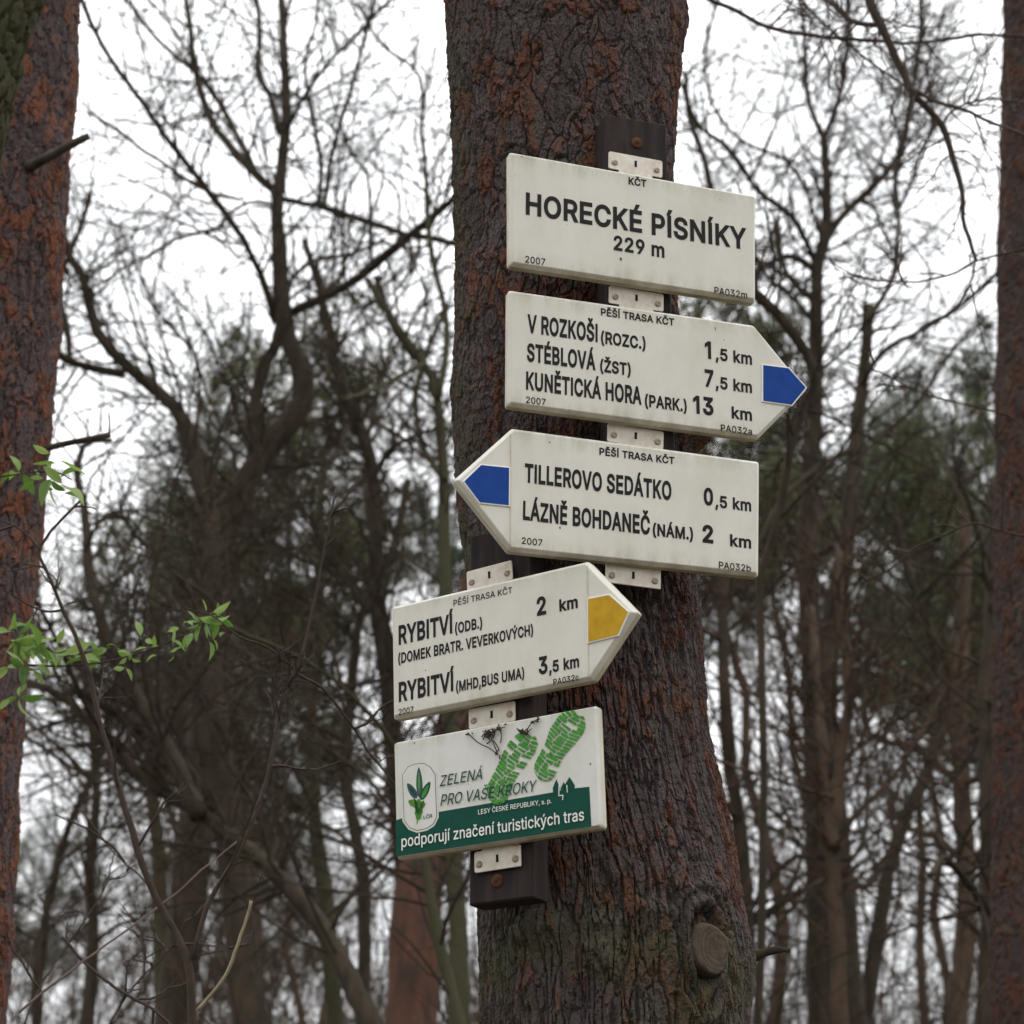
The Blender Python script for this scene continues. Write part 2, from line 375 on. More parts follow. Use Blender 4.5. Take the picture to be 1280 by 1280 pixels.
# ---------------------------------------------------------------- lettering (outlines of a plain grotesque)
GLYPHS = json.loads(r'''{"(":[273,[[89,207,101,324,132,441,177,539,236,539,191,428,161,313,151,207,160,115,188,16,236,-96,177,-96,156,-59,139,-21,124,16,111,55,102,93,95,131,90,169]]],")":[273,[[37,-96,86,18,113,116,122,207,112,313,82,428,37,539,97,539,142,441,173,323,184,207,183,168,178,130,171,92,161,53,149,15,134,-22,117,-59,97,-96]]],",":[188,[[38,-119,68,71,137,71,84,-119]]],".":[188,[[95,-4,78,-1,63,9,53,24,50,41,53,59,63,73,78,83,95,87,113,83,128,73,138,59,141,41,138,24,128,9,113,-1]]],"0":[453,[[227,-7,174,1,130,24,95,62,69,113,53,178,48,254,53,330,69,395,95,447,130,484,174,508,227,516,279,508,323,484,358,447,384,395,400,330,405,254,400,178,384,113,359,62,323,24,279,1],[227,50,261,56,290,74,313,103,330,144,340,194,344,254,340,314,330,365,313,405,290,435,261,453,227,460,192,453,163,435,140,405,123,365,113,314,109,254,113,194,123,144,140,103,163,74,192,56]]],"1":[453,[[76,0,76,55,391,55,391,0],[276,509,276,0,212,0,212,448,209,448,86,358,86,427,198,509]]],"2":[453,[[64,0,64,47,234,229,282,282,311,327,320,371,317,397,308,419,293,436,273,449,224,460,196,457,172,447,153,433,139,413,130,390,127,362,66,362,71,405,86,442,111,473,143,496,182,511,225,516,268,511,306,497,337,474,361,445,376,411,381,372,371,318,336,259,267,180,153,60,153,57,389,57,389,0]]],"3":[453,[[218,-7,173,-3,133,10,98,30,70,57,52,91,44,132,109,132,115,107,126,87,144,71,165,59,219,50,275,61,297,74,315,93,325,116,329,145,326,172,316,196,299,217,275,234,242,244,201,248,157,248,157,299,288,448,288,452,70,452,70,509,372,509,372,461,211,278,211,289,264,288,308,276,344,253,371,222,387,186,393,145,387,103,370,66,344,36,309,12,266,-2]]],"5":[453,[[221,-7,178,-2,140,11,108,32,83,60,66,93,60,130,122,130,127,108,138,89,173,60,221,50,250,53,276,64,298,82,314,104,324,131,328,162,324,193,314,221,297,244,275,262,248,273,218,277,167,268,128,246,67,253,96,509,366,509,366,452,151,452,134,301,136,301,178,325,229,334,263,330,294,321,321,306,345,285,364,260,379,231,388,199,391,163,385,117,369,76,343,41,309,15,268,-1]]],"7":[453,[[97,0,323,448,323,452,62,452,62,509,391,509,391,449,165,0]]],"9":[453,[[226,516,271,510,310,494,343,468,368,434,384,393,389,347,385,309,373,270,315,168,200,0,130,0,301,248,307,248,287,221,257,202,218,195,175,199,137,214,106,237,83,269,68,307,64,352,69,397,85,436,110,469,143,494,182,510],[226,460,199,457,174,446,154,429,138,407,129,381,125,352,129,322,138,295,154,274,174,257,199,247,226,243,254,247,279,257,299,273,314,295,324,321,327,350,324,381,314,407,299,429,279,446,254,457]]],"A":[480,[[16,0,201,509,276,509,463,0,395,0,287,302,264,372,232,478,245,478,213,371,191,302,85,0],[110,142,110,199,370,199,370,142]]],"B":[456,[[60,0,60,509,241,509,289,504,329,491,359,469,381,442,394,410,398,374,395,344,387,320,356,286,315,267,315,262,339,257,363,245,385,227,402,203,414,173,418,136,413,100,400,67,377,39,344,18,301,4,247,0],[125,57,245,57,296,63,330,80,349,105,355,137,352,161,342,184,327,203,306,218,279,228,248,231,125,231],[125,285,238,285,288,296,308,309,323,326,333,348,336,372,330,403,313,429,283,446,240,452,125,452]]],"C":[510,[[267,-7,205,1,150,25,104,63,70,115,48,179,40,254,48,329,70,393,104,445,150,484,205,508,267,516,340,504,373,490,402,471,427,447,448,418,463,385,473,348,408,348,389,395,357,428,315,449,267,456,223,450,184,432,150,403,125,364,109,314,103,254,109,194,125,145,151,105,184,76,223,59,267,53,315,60,357,81,389,114,408,160,473,160,463,124,448,91,428,62,402,38,373,19,341,5,305,-4]]],"D":[502,[[219,0,96,0,96,57,215,57,272,63,318,81,354,110,379,149,394,198,399,255,394,312,379,361,354,399,320,428,275,446,221,452,93,452,93,509,225,509,294,501,353,478,399,441,433,391,455,329,462,255,455,181,433,119,398,68,351,31,291,8],[125,509,125,0,60,0,60,509]]],"E":[419,[[60,0,60,509,372,509,372,452,125,452,125,286,355,286,355,229,125,229,125,57,375,57,375,0]]],"H":[517,[[60,0,60,509,125,509,125,289,392,289,392,509,457,509,457,0,392,0,392,232,125,232,125,0]]],"I":[300,[[31,0,31,57,118,57,118,452,31,452,31,509,269,509,269,452,183,452,183,57,269,57,269,0]]],"K":[467,[[104,145,104,216,139,261,174,303,212,344,364,509,448,509,231,276,228,276],[60,0,60,509,125,509,125,334,124,225,125,193,125,0],[372,0,188,259,228,309,449,0]]],"L":[393,[[60,0,60,509,125,509,125,57,361,57,361,0]]],"M":[628,[[60,0,60,509,152,509,277,187,287,159,299,123,311,84,322,49,307,49,318,83,330,121,342,158,352,187,476,509,568,509,568,0,504,0,504,291,504,327,505,369,506,413,507,457,513,457,498,409,482,363,467,322,456,291,342,0,286,0,170,291,159,321,145,361,129,408,112,457,119,457,120,416,121,372,122,328,122,291,122,0]]],"N":[523,[[60,0,60,509,136,509,343,183,363,151,388,107,414,55,405,54,401,108,399,157,399,195,399,509,463,509,463,0,387,0,202,290,177,331,148,381,108,452,119,454,122,384,124,328,125,291,125,0]]],"O":[533,[[267,-7,205,1,150,25,105,63,70,115,48,179,40,254,48,329,70,393,105,445,150,484,205,508,267,516,329,508,384,484,429,445,464,393,486,329,493,254,486,179,464,115,429,63,384,25,329,1],[267,53,310,59,349,76,383,105,408,144,425,194,430,254,425,314,408,365,383,404,349,433,310,450,267,456,223,450,184,433,151,404,125,364,109,314,103,254,109,194,125,144,151,105,184,76,223,59]]],"P":[445,[[60,0,60,509,235,509,289,503,332,487,366,462,390,430,404,391,409,348,404,304,390,265,366,233,332,207,289,191,235,186,109,186,109,242,233,242,269,246,297,256,318,272,333,294,342,319,344,348,342,376,333,402,318,423,297,439,268,449,232,452,125,452,125,0]]],"R":[449,[[60,0,60,509,236,509,290,504,333,489,367,465,390,433,405,395,409,352,405,309,390,271,367,240,333,217,289,203,236,198,96,198,96,255,234,255,269,258,298,267,319,281,334,300,342,324,345,352,342,380,334,405,319,425,298,440,269,449,233,452,125,452,125,0],[353,0,230,229,303,229,428,0]]],"S":[447,[[224,-9,172,-4,128,9,91,31,64,60,46,96,38,137,104,137,110,110,123,88,142,71,166,59,224,49,257,52,286,60,311,74,329,92,341,114,346,139,342,161,332,179,296,205,245,222,184,239,128,260,86,289,60,326,52,372,58,413,75,448,102,476,138,498,180,511,227,516,275,511,316,498,351,476,377,449,394,415,401,378,337,378,326,412,302,437,267,453,225,459,194,456,167,448,145,435,129,418,118,398,115,376,119,352,131,334,169,308,212,293,264,279,312,264,359,238,395,198,405,171,408,139,403,99,386,64,360,34,323,11,278,-4]]],"T":[449,[[32,452,32,509,417,509,417,452,257,452,257,0,193,0,193,452]]],"U":[517,[[259,-8,203,-2,154,15,114,43,85,80,66,124,60,173,60,509,124,509,124,178,128,144,141,113,160,87,187,68,220,56,259,52,298,56,331,68,357,87,377,113,389,144,393,178,393,509,457,509,457,173,451,124,433,80,403,43,363,15,315,-2]]],"V":[480,[[204,0,16,509,84,509,192,206,215,137,248,31,235,31,267,138,290,206,395,509,463,509,278,0]]],"Y":[472,[[203,0,203,208,16,509,91,509,192,344,222,292,250,230,224,230,251,293,280,344,381,509,455,509,268,208,268,0]]],"Z":[438,[[42,0,42,46,273,385,306,431,341,476,348,454,285,452,223,452,40,452,40,509,397,509,397,462,169,129,134,81,97,33,90,54,152,57,214,57,399,57,399,0]]],"a":[389,[[160,-9,126,-5,94,5,68,22,48,45,35,73,30,108,34,138,43,161,58,179,78,193,125,211,178,220,234,227,265,235,273,243,276,255,276,257,267,297,240,322,196,331,149,322,118,301,100,274,41,291,57,322,79,346,104,364,133,375,194,384,239,379,286,360,306,343,322,320,333,290,337,251,337,0,277,0,277,52,272,52,252,25,215,1],[170,45,202,49,228,59,248,74,263,93,272,115,276,138,276,190,259,182,231,176,200,171,175,168,134,159,103,139,95,124,92,105,102,72,130,52]]],"b":[424,[[229,-8,198,-5,172,4,138,31,118,59,112,59,112,0,53,0,53,509,114,509,114,319,118,319,137,346,171,373,197,381,229,384,274,378,313,361,345,332,370,293,385,245,390,189,385,133,370,84,346,45,313,16,274,-2],[220,47,253,51,279,66,301,88,316,117,325,151,328,189,325,227,316,261,301,290,280,311,253,325,220,330,188,325,161,312,140,291,125,263,116,229,113,189,116,150,125,115,140,86,162,65,188,51]]],"c":[396,[[207,-8,159,-2,117,16,82,46,56,85,40,133,34,187,40,243,56,291,82,330,117,360,159,378,207,384,260,377,305,356,340,322,362,277,303,262,290,289,270,311,242,325,207,330,173,325,145,310,124,287,108,258,99,224,96,187,99,151,108,117,124,89,145,66,173,51,207,46,243,52,271,66,292,89,304,117,363,102,341,56,306,21,261,-1]]],"d":[424,[[195,-8,151,-2,111,16,79,45,55,84,39,133,34,189,39,245,55,293,79,332,112,361,151,378,196,384,228,381,253,373,287,346,306,319,311,319,311,509,372,509,372,0,313,0,313,59,307,59,287,31,252,4,227,-5],[205,47,236,51,263,65,284,86,299,115,309,150,312,189,309,229,300,263,284,291,263,312,237,325,205,330,172,325,145,311,124,290,108,261,99,227,96,189,99,151,109,117,124,88,145,66,172,51]]],"e":[404,[[212,-8,161,-2,117,16,82,46,56,85,40,132,34,187,39,242,55,290,81,329,115,359,157,378,205,384,266,374,294,361,319,341,341,315,357,282,368,242,371,194,371,169,75,169,75,221,338,221,310,202,307,237,298,269,283,294,263,314,237,326,205,330,173,326,146,313,125,294,109,270,99,241,96,211,96,178,100,139,110,106,128,80,151,61,179,50,212,46,254,53,285,73,306,105,365,91,353,63,335,39,311,19,283,4,249,-5]]],"h":[410,[[114,227,114,0,53,0,53,509,114,509,114,287,102,287,124,332,152,362,187,379,227,384,264,380,295,369,321,349,341,321,353,285,357,240,357,0,296,0,296,235,290,275,273,304,246,323,210,329,184,326,161,317,141,303,126,283,117,257]]],"i":[167,[[53,0,53,379,114,379,114,0],[84,443,67,446,54,455,44,468,41,483,44,499,54,512,67,521,84,524,100,521,114,512,123,499,126,483,123,468,114,455,100,446]]],"j":[167,[[53,379,114,379,114,-30,111,-63,102,-90,86,-113,65,-129,37,-139,4,-143,-10,-143,-10,-87,2,-87,25,-83,40,-72,50,-54,53,-29],[83,443,67,446,53,455,44,468,41,483,44,499,53,512,67,521,83,524,100,521,114,512,123,499,126,483,123,468,114,455,100,446]]],"k":[381,[[110,137,110,212,121,212,284,379,360,379,184,199,177,199],[53,0,53,509,114,509,114,0],[294,0,148,186,191,229,372,0]]],"m":[610,[[53,0,53,379,112,379,112,295,108,295,118,323,132,346,172,376,219,386,257,380,287,361,309,331,321,295,312,295,322,321,337,343,381,375,437,386,468,383,497,372,522,354,541,328,553,296,557,255,557,0,496,0,496,254,490,289,473,313,447,326,419,330,395,328,374,320,345,290,335,247,335,0,274,0,274,260,269,288,253,311,229,326,199,330,158,320,140,307,126,289,117,266,114,238,114,0]]],"n":[410,[[114,227,114,0,53,0,53,379,112,379,112,287,102,287,124,332,152,362,187,379,227,384,264,380,295,369,321,349,341,321,353,285,357,240,357,0,296,0,296,235,290,275,273,304,246,323,210,329,184,326,161,317,141,303,126,283,117,257]]],"o":[415,[[207,-8,159,-2,117,16,82,46,56,85,40,133,34,187,40,243,56,291,82,330,117,360,159,378,207,384,256,378,299,360,333,330,359,291,376,243,381,187,376,133,359,85,333,46,299,16,256,-2],[207,46,242,51,270,66,292,89,307,117,316,151,319,187,316,224,307,258,292,287,270,310,242,325,207,330,173,325,145,310,124,287,108,258,99,224,96,187,99,151,108,117,124,89,145,66,173,51]]],"p":[424,[[53,-143,53,379,112,379,112,319,118,319,137,346,171,373,197,381,229,384,274,378,313,361,345,332,370,293,385,245,390,189,385,133,370,84,346,45,313,16,274,-2,229,-8,198,-5,173,4,138,31,118,59,114,59,114,-143],[220,47,253,51,279,66,301,88,316,117,325,151,328,189,325,227,316,261,301,290,280,311,253,325,220,330,188,325,161,312,140,291,125,263,116,229,113,189,116,150,125,115,140,86,162,65,188,51]]],"r":[259,[[53,0,53,379,112,379,112,321,115,321,130,347,152,367,181,380,213,385,229,384,243,384,243,322,230,324,207,326,182,323,159,315,140,301,126,284,117,262,114,237,114,0]]],"s":[365,[[182,-8,145,-5,112,3,84,18,62,38,45,63,36,94,94,107,105,79,124,60,150,49,181,45,217,50,244,62,262,81,268,103,265,121,254,136,237,147,212,155,149,170,104,186,72,208,53,237,47,274,51,305,65,332,87,354,115,370,149,381,187,384,223,381,254,372,279,358,299,339,324,290,268,277,258,298,243,316,219,328,187,333,156,329,131,317,114,299,109,277,112,258,124,243,172,223,229,209,275,194,306,171,325,142,331,107,326,75,312,47,290,24,260,6,223,-5]]],"t":[227,[[204,379,204,327,6,327,6,379],[65,471,126,471,126,98,128,76,136,61,150,53,170,50,185,51,202,54,213,2,192,-3,168,-4,125,2,92,21,72,52,65,93]]],"u":[410,[[182,-5,146,-1,115,11,89,31,69,59,57,95,53,139,53,379,114,379,114,144,119,105,137,75,164,56,200,50,226,53,249,62,268,77,283,97,293,122,296,153,296,379,357,379,357,0,298,0,298,92,307,92,286,47,257,17,222,0]]],"z":[380,[[42,0,42,46,254,320,254,323,48,323,48,379,333,379,333,331,126,60,126,56,339,56,339,0]]],"Á":[480,[[16,0,201,509,276,509,463,0,395,0,287,302,264,372,232,478,245,478,213,371,191,302,85,0],[110,142,110,199,370,199,370,142],[213,558,260,659,329,659,263,558]]],"É":[419,[[60,0,60,509,372,509,372,452,125,452,125,286,355,286,355,229,125,229,125,57,375,57,375,0],[191,558,239,659,307,659,241,558]]],"Í":[300,[[31,0,31,57,118,57,118,452,31,452,31,509,269,509,269,452,183,452,183,57,269,57,269,0],[124,558,171,659,240,659,174,558]]],"Ý":[472,[[203,0,203,208,16,509,91,509,192,344,222,292,250,230,224,230,251,293,280,344,381,509,455,509,268,208,268,0],[209,558,257,659,325,659,259,558]]],"í":[167,[[53,0,53,379,114,379,114,0],[57,429,104,529,173,529,107,429]]],"ý":[389,[[47,-139,61,-86,71,-87,104,-89,130,-74,151,-36,163,-1,17,379,84,379,165,155,187,87,206,21,184,21,202,87,224,155,305,379,371,379,204,-58,177,-107,139,-136,91,-145,65,-143],[168,429,215,529,284,529,218,429]]],"Č":[510,[[267,-7,205,1,150,25,104,63,70,115,48,179,40,254,48,329,70,393,104,445,150,484,205,508,267,516,340,504,373,490,402,471,427,447,448,418,463,385,473,348,408,348,389,395,357,428,315,449,267,456,223,450,184,432,150,403,125,364,109,314,103,254,109,194,125,145,151,105,184,76,223,59,267,53,315,60,357,81,389,114,408,160,473,160,463,124,448,91,428,62,402,38,373,19,341,5,305,-4],[217,659,266,599,315,659,376,659,376,656,295,565,237,565,157,656,157,659]]],"č":[396,[[207,-8,159,-2,117,16,82,46,56,85,40,133,34,187,40,243,56,291,82,330,117,360,159,378,207,384,260,377,305,356,340,322,362,277,303,262,290,289,270,311,242,325,207,330,173,325,145,310,124,287,108,258,99,224,96,187,99,151,108,117,124,89,145,66,173,51,207,46,243,52,271,66,292,89,304,117,363,102,341,56,306,21,261,-1],[158,529,207,469,256,529,317,529,317,526,236,435,178,435,98,526,98,529]]],"Ě":[419,[[60,0,60,509,372,509,372,452,125,452,125,286,355,286,355,229,125,229,125,57,375,57,375,0],[169,659,218,599,266,659,327,659,327,656,247,565,189,565,109,656,109,659]]],"Š":[447,[[224,-9,172,-4,128,9,91,31,64,60,46,96,38,137,104,137,110,110,123,88,142,71,166,59,224,49,257,52,286,60,311,74,329,92,341,114,346,139,342,161,332,179,296,205,245,222,184,239,128,260,86,289,60,326,52,372,58,413,75,448,102,476,138,498,180,511,227,516,275,511,316,498,351,476,377,449,394,415,401,378,337,378,326,412,302,437,267,453,225,459,194,456,167,448,145,435,129,418,118,398,115,376,119,352,131,334,169,308,212,293,264,279,312,264,359,238,395,198,405,171,408,139,403,99,386,64,360,34,323,11,278,-4],[173,659,223,599,271,659,332,659,332,656,252,565,194,565,113,656,113,659]]],"Ž":[438,[[42,0,42,46,273,385,306,431,341,476,348,454,285,452,223,452,40,452,40,509,397,509,397,462,169,129,134,81,97,33,90,54,152,57,214,57,399,57,399,0],[170,659,219,599,268,659,329,659,329,656,248,565,190,565,110,656,110,659]]]," ":[188,[]]}''')
GLYPHS['I'] = [190, [[62, 0, 62, 509, 128, 509, 128, 0]]]
_i = [c for c in GLYPHS['Í'][1] if min(c[1::2]) > 480][0]
_cx = (min(_i[0::2]) + max(_i[0::2])) / 2 - 8
GLYPHS['Í'] = [190, [[62, 0, 62, 509, 128, 509, 128, 0], [v - _cx + 95 if k % 2 == 0 else v for k, v in enumerate(_i)]]]
GLYPHS['1'] = [400, [[276, 509, 276, 0, 212, 0, 212, 448, 209, 448, 86, 358, 86, 427, 198, 509]]]


from mathutils.geometry import delaunay_2d_cdt
_GC = {}


def glyph_tris(ch, bold):
    """glyph outline made heavier by bold, triangulated with the non-zero winding rule"""
    if (ch, bold) in _GC: return _GC[(ch, bold)]
    cs = []
    for c in GLYPHS[ch][1]:
        p = np.array(c, float).reshape(-1, 2) / 1000
        p = p[np.linalg.norm(p - np.roll(p, 1, 0), axis=1) > 0.0015]
        e = np.roll(p, -1, 0) - p; e /= np.linalg.norm(e, axis=1)[:, None]
        nl_ = np.stack([-e[:, 1], e[:, 0]], 1); n0 = np.roll(nl_, 1, 0); m = n0 + nl_
        m /= np.maximum(np.linalg.norm(m, axis=1), 0.05)[:, None]
        cs.append(p + m * (bold / np.maximum((m * nl_).sum(1), 0.6))[:, None])
    verts = [Vector(q) for c in cs for q in c]; edges = []; k = 0
    for c in cs:
        n = len(c); edges += [(k + i, k + (i + 1) % n) for i in range(n)]; k += n
    if not verts:
        _GC[(ch, bold)] = (np.zeros((0, 2)), np.zeros((0, 3), int)); return _GC[(ch, bold)]
    v2, _, f2, _, _, _ = delaunay_2d_cdt(verts, edges, [], 0, 1e-5)
    V2 = np.array([tuple(v) for v in v2]); F2 = np.array([f for f in f2 if len(f) == 3])
    cen = V2[F2].mean(1); wn = np.zeros(len(cen))
    for c in cs:
        a = c[None] - cen[:, None]; b = np.roll(c, -1, 0)[None] - cen[:, None]
        wn += np.arctan2(a[..., 0] * b[..., 1] - a[..., 1] * b[..., 0], (a * b).sum(-1)).sum(1)
    F2 = F2[np.abs(wn) > math.pi]
    _GC[(ch, bold)] = (V2, F2)
    return _GC[(ch, bold)]


def text_mesh(name, s, u0, u1, v0, cap, bold=0.0, y=-0.0006):
    """flat print: string s between u0 and u1 on the baseline v0, capitals cap metres high (sign plane x, z)"""
    x = 0.0; VV, FF, n = [], [], 0
    for ch in s:
        v, f = glyph_tris(ch, bold)
        if len(v):
            VV.append(v + [x, 0]); FF.append(f + n); n += len(v)
        x += GLYPHS[ch][0] / 1000 + bold * 0.8
    co = np.concatenate(VV); F = np.concatenate(FF); used = np.unique(F)
    lo, hi = co[used, 0].min(), co[used, 0].max()
    out = np.stack([u0 + (co[:, 0] - lo) / (hi - lo) * (u1 - u0), np.full(len(co), y), v0 + co[:, 1] / 0.509 * cap], 1)
    # CDT may leave either winding: make every face look out of the sign (-y)
    t = out[F]; cr = np.cross(t[:, 1] - t[:, 0], t[:, 2] - t[:, 0])[:, 1]
    F = np.where((cr > 0)[:, None], F[:, ::-1], F)
    return mesh_arrays(name, out, [F], False)
# ---------------------------------------------------------------- ground
def ground():
    n = 120
    xs = np.sinh(np.linspace(-1, 1, n) * 4.2) / math.sinh(4.2) * 500
    X, Y = np.meshgrid(xs, xs + 5)
    Z = -0.02 + 0.10 * np.sin(X * 0.31 + 1) * np.cos(Y * 0.23) + 0.05 * np.sin(X * 1.3) * np.sin(Y * 1.1)
    Z *= np.clip((np.hypot(X, Y - 3.9) - 0.3) / 3, 0.1, 1)
    v = np.stack([X, Y, Z], -1).reshape(-1, 3)
    i = np.arange(n * n).reshape(n, n)
    q = np.stack([i[:-1, :-1], i[:-1, 1:], i[1:, 1:], i[1:, :-1]], -1).reshape(-1, 4)
    m, nn, b = nodes('leaf_litter')
    b.inputs['Roughness'].default_value = 0.95
    c = ramp(nn, noise(nn, 14, 8), [(0.3, (0.05, 0.035, 0.022)), (0.55, (0.13, 0.085, 0.05)), (0.75, (0.2, 0.14, 0.08))])
    c = mixc(nn, ramp(nn, noise(nn, 0.5, 5), [(0.5, (0, 0, 0)), (0.62, (1, 1, 1))]), c, (0.05, 0.07, 0.03))
    nn.links.new(c, b.inputs['Base Color']); bump(nn, b, noise(nn, 30, 8), 1.0, 0.05)
    o = link('ground', mesh_arrays('ground', v, [q]), m)
    tag(o, 'forest floor of brown leaf litter and moss', None, None, 'structure')


ground()


# ---------------------------------------------------------------- bark relief
def vnoise(u, v, nu, seed):
    g = np.random.default_rng(seed); tab = g.random((nu, 256))
    iu = np.floor(u).astype(int); iv = np.floor(v).astype(int)
    fu = u - iu; fv = v - iv; fu = fu * fu * (3 - 2 * fu); fv = fv * fv * (3 - 2 * fv)
    a = tab[iu % nu, iv % 256]; b = tab[(iu + 1) % nu, iv % 256]; c = tab[iu % nu, (iv + 1) % 256]; d = tab[(iu + 1) % nu, (iv + 1) % 256]
    return (a * (1 - fu) + b * fu) * (1 - fv) + (c * (1 - fu) + d * fu) * fv


def worley(u, v, nu, seed):
    g = np.random.default_rng(seed); tab = g.random((nu, 256, 3))
    iu = np.floor(u).astype(int); iv = np.floor(v).astype(int)
    f1 = np.full(u.shape, 9.0); f2 = np.full(u.shape, 9.0); idd = np.zeros(u.shape); dv = np.zeros(u.shape)
    for a in (-1, 0, 1):
        for b in (-1, 0, 1):
            t = tab[(iu + a) % nu, (iv + b) % 256]
            ddu = iu + a + t[..., 0] - u; ddv = iv + b + t[..., 1] - v
            d = np.hypot(ddu, ddv)
            near = d < f1
            f2 = np.where(near, f1, np.minimum(f2, d))
            idd = np.where(near, t[..., 2], idd); dv = np.where(near, ddv, dv)
            f1 = np.where(near, d, f1)
    return f1, f2, idd, dv


def sstep(x, a, b):
    t = np.clip((x - a) / (b - a), 0, 1)
    return t * t * (3 - 2 * t)


def pine_bole(name, prof, dz, du, zfine, mat, seed, ridged=None, bumps=(), amp=1.0, green=None, lean=0.0, warm=0.0):
    """prof: rows (z, cx, cy, radius) from the ground up. Fine rows between zfine[0] and zfine[1].
    bumps: (angle, z, width_m, height_m, out_m) swellings. Returns mesh + a function giving the surface point"""
    prof = np.array(sorted(prof)); R0 = prof[:, 3].max(); circ = 2 * math.pi * R0
    nu = int(circ / du)
    z0, z1 = prof[0, 0], prof[-1, 0]
    zs = np.concatenate([np.arange(z0, zfine[0], 0.03), np.arange(zfine[0], zfine[1], dz), np.arange(zfine[1], z1, 0.03), [z1]])
    pz = [np.interp(zs, prof[:, 0], prof[:, k]) for k in (1, 2, 3)]
    # smooth the profile
    for k in range(3):
        zz = np.linspace(z0, z1, 400); s = np.interp(zz, prof[:, 0], prof[:, k + 1])
        ker = np.hanning(15); ker /= ker.sum(); sp = np.convolve(np.pad(s, 7, mode='edge'), ker, 'valid')
        pz[k] = np.interp(zs, zz, sp)
    th = np.arange(nu) * 2 * math.pi / nu
    TH, Z = np.meshgrid(th, zs)
    S = TH / (2 * math.pi) * circ
    rd = ridged(Z, TH) if ridged is not None else np.zeros_like(Z)

    def cells(cu, cv, sd, warp=0.35, slope=0.0):
        n = max(4, int(round(circ / cu)))
        u = S / circ * n + slope * Z / cu; v = Z / cv
        wn = max(3, n // 2)
        # slope shifts whole columns; keep the seam at the back of the bole
        wu = (vnoise(S / circ * wn * 2, Z / cv * 1.3, wn * 2, sd + 5) - 0.5) * 2 * warp
        wv = (vnoise(S / circ * wn * 2 + 0.5, Z / cv * 1.3 + 7, wn * 2, sd + 6) - 0.5) * 2 * warp
        w2 = (vnoise(S / circ * n * 5, Z / cv * 6, n * 5, sd + 8) - 0.5) * 0.30
        return worley(u + wu + w2, v + wv + w2, n, sd)
    f1, f2, idp, dv = cells(0.058, 0.092, seed, 0.9)
    hp = sstep(f2 - f1, 0.01, 0.16) * (0.35 + 0.65 * idp)
    g1, g2, idr, dvr = cells(0.030, 0.13, seed + 20, 0.9, lean)
    hr = sstep(g2 - g1, 0.0, 0.22) * (0.6 + 0.4 * idr)
    a1, a2, ida, dva = cells(0.022, 0.034, seed + 40, 0.9)
    b1, b2, idb, dvb = cells(0.008, 0.013, seed + 60, 0.8)
    flake = (ida - 0.5) * 0.9 + 0.6 * dva * (ida > 0.3) + sstep(a2 - a1, 0, 0.08) * 0.3
    flake2 = (idb - 0.5) * 1.0 + 0.4 * dvb
    low = vnoise(S / circ * 5, Z / 0.25, 5, seed + 80) - 0.5
    low2 = vnoise(S / circ * 14, Z / 0.09, 14, seed + 81) - 0.5
    h = (1 - rd) * (0.0062 * hp) + rd * (0.0095 * hr) + 0.0042 * flake + 0.0019 * flake2 + 0.010 * low + 0.007 * low2
    depth = (1 - rd) * hp / 0.7 + rd * hr / 0.8
    extra = np.zeros_like(h)
    for (ba, bz, bw, bh, bo, *ring) in bumps:
        da = (TH - ba + math.pi) % (2 * math.pi) - math.pi
        if ring:       # a lip round a wound: distance in units of the wound's radius, made uneven
            dd = np.hypot(da * R0 / bw, (Z - bz) / bh) * (1 + 0.35 * low2)
            extra += bo * np.exp(-((dd - ring[0]) / ring[1]) ** 2) * (0.75 + 0.9 * low)
            continue
        q = (da * R0 / bw) ** 2 + ((Z - bz) / bh) ** 2
        extra += bo * np.exp(-q)
    rad = pz[2][:, None] + (h - 0.009) * amp + extra
    X = pz[0][:, None] + rad * np.sin(TH); Yc = pz[1][:, None] - rad * np.cos(TH)   # angle 0 faces the camera, + to the right
    v = np.stack([X, Yc, Z], -1).reshape(-1, 3)
    i = np.arange(len(zs) * nu).reshape(len(zs), nu)
    a0, a1_ = i[:-1], i[1:]
    q = np.stack([a0, np.roll(a0, -1, 1), np.roll(a1_, -1, 1), a1_], -1).reshape(-1, 4)
    org = np.array([pz[0][0], pz[1][0], z0])
    me = mesh_arrays(name, v - org, [q], False)
    gr = green(Z, TH) if green is not None else np.zeros_like(Z)
    for nm, arr in (('plate', (1 - rd) * idp + rd * idr), ('flake', 0.6 * ida + 0.4 * idb), ('depth', np.clip(depth, 0, 1)), ('green', gr), ('warm', (1 - rd) * warm)):
        at_ = me.attributes.new(nm, 'FLOAT', 'POINT'); at_.data.foreach_set('value', np.asarray(arr, np.float32).ravel())
    me.materials.append(mat)

    def surf(ang, z):
        return (np.interp(z, zs, pz[0]), np.interp(z, zs, pz[1]), np.interp(z, zs, pz[2]))
    return me, org, surf


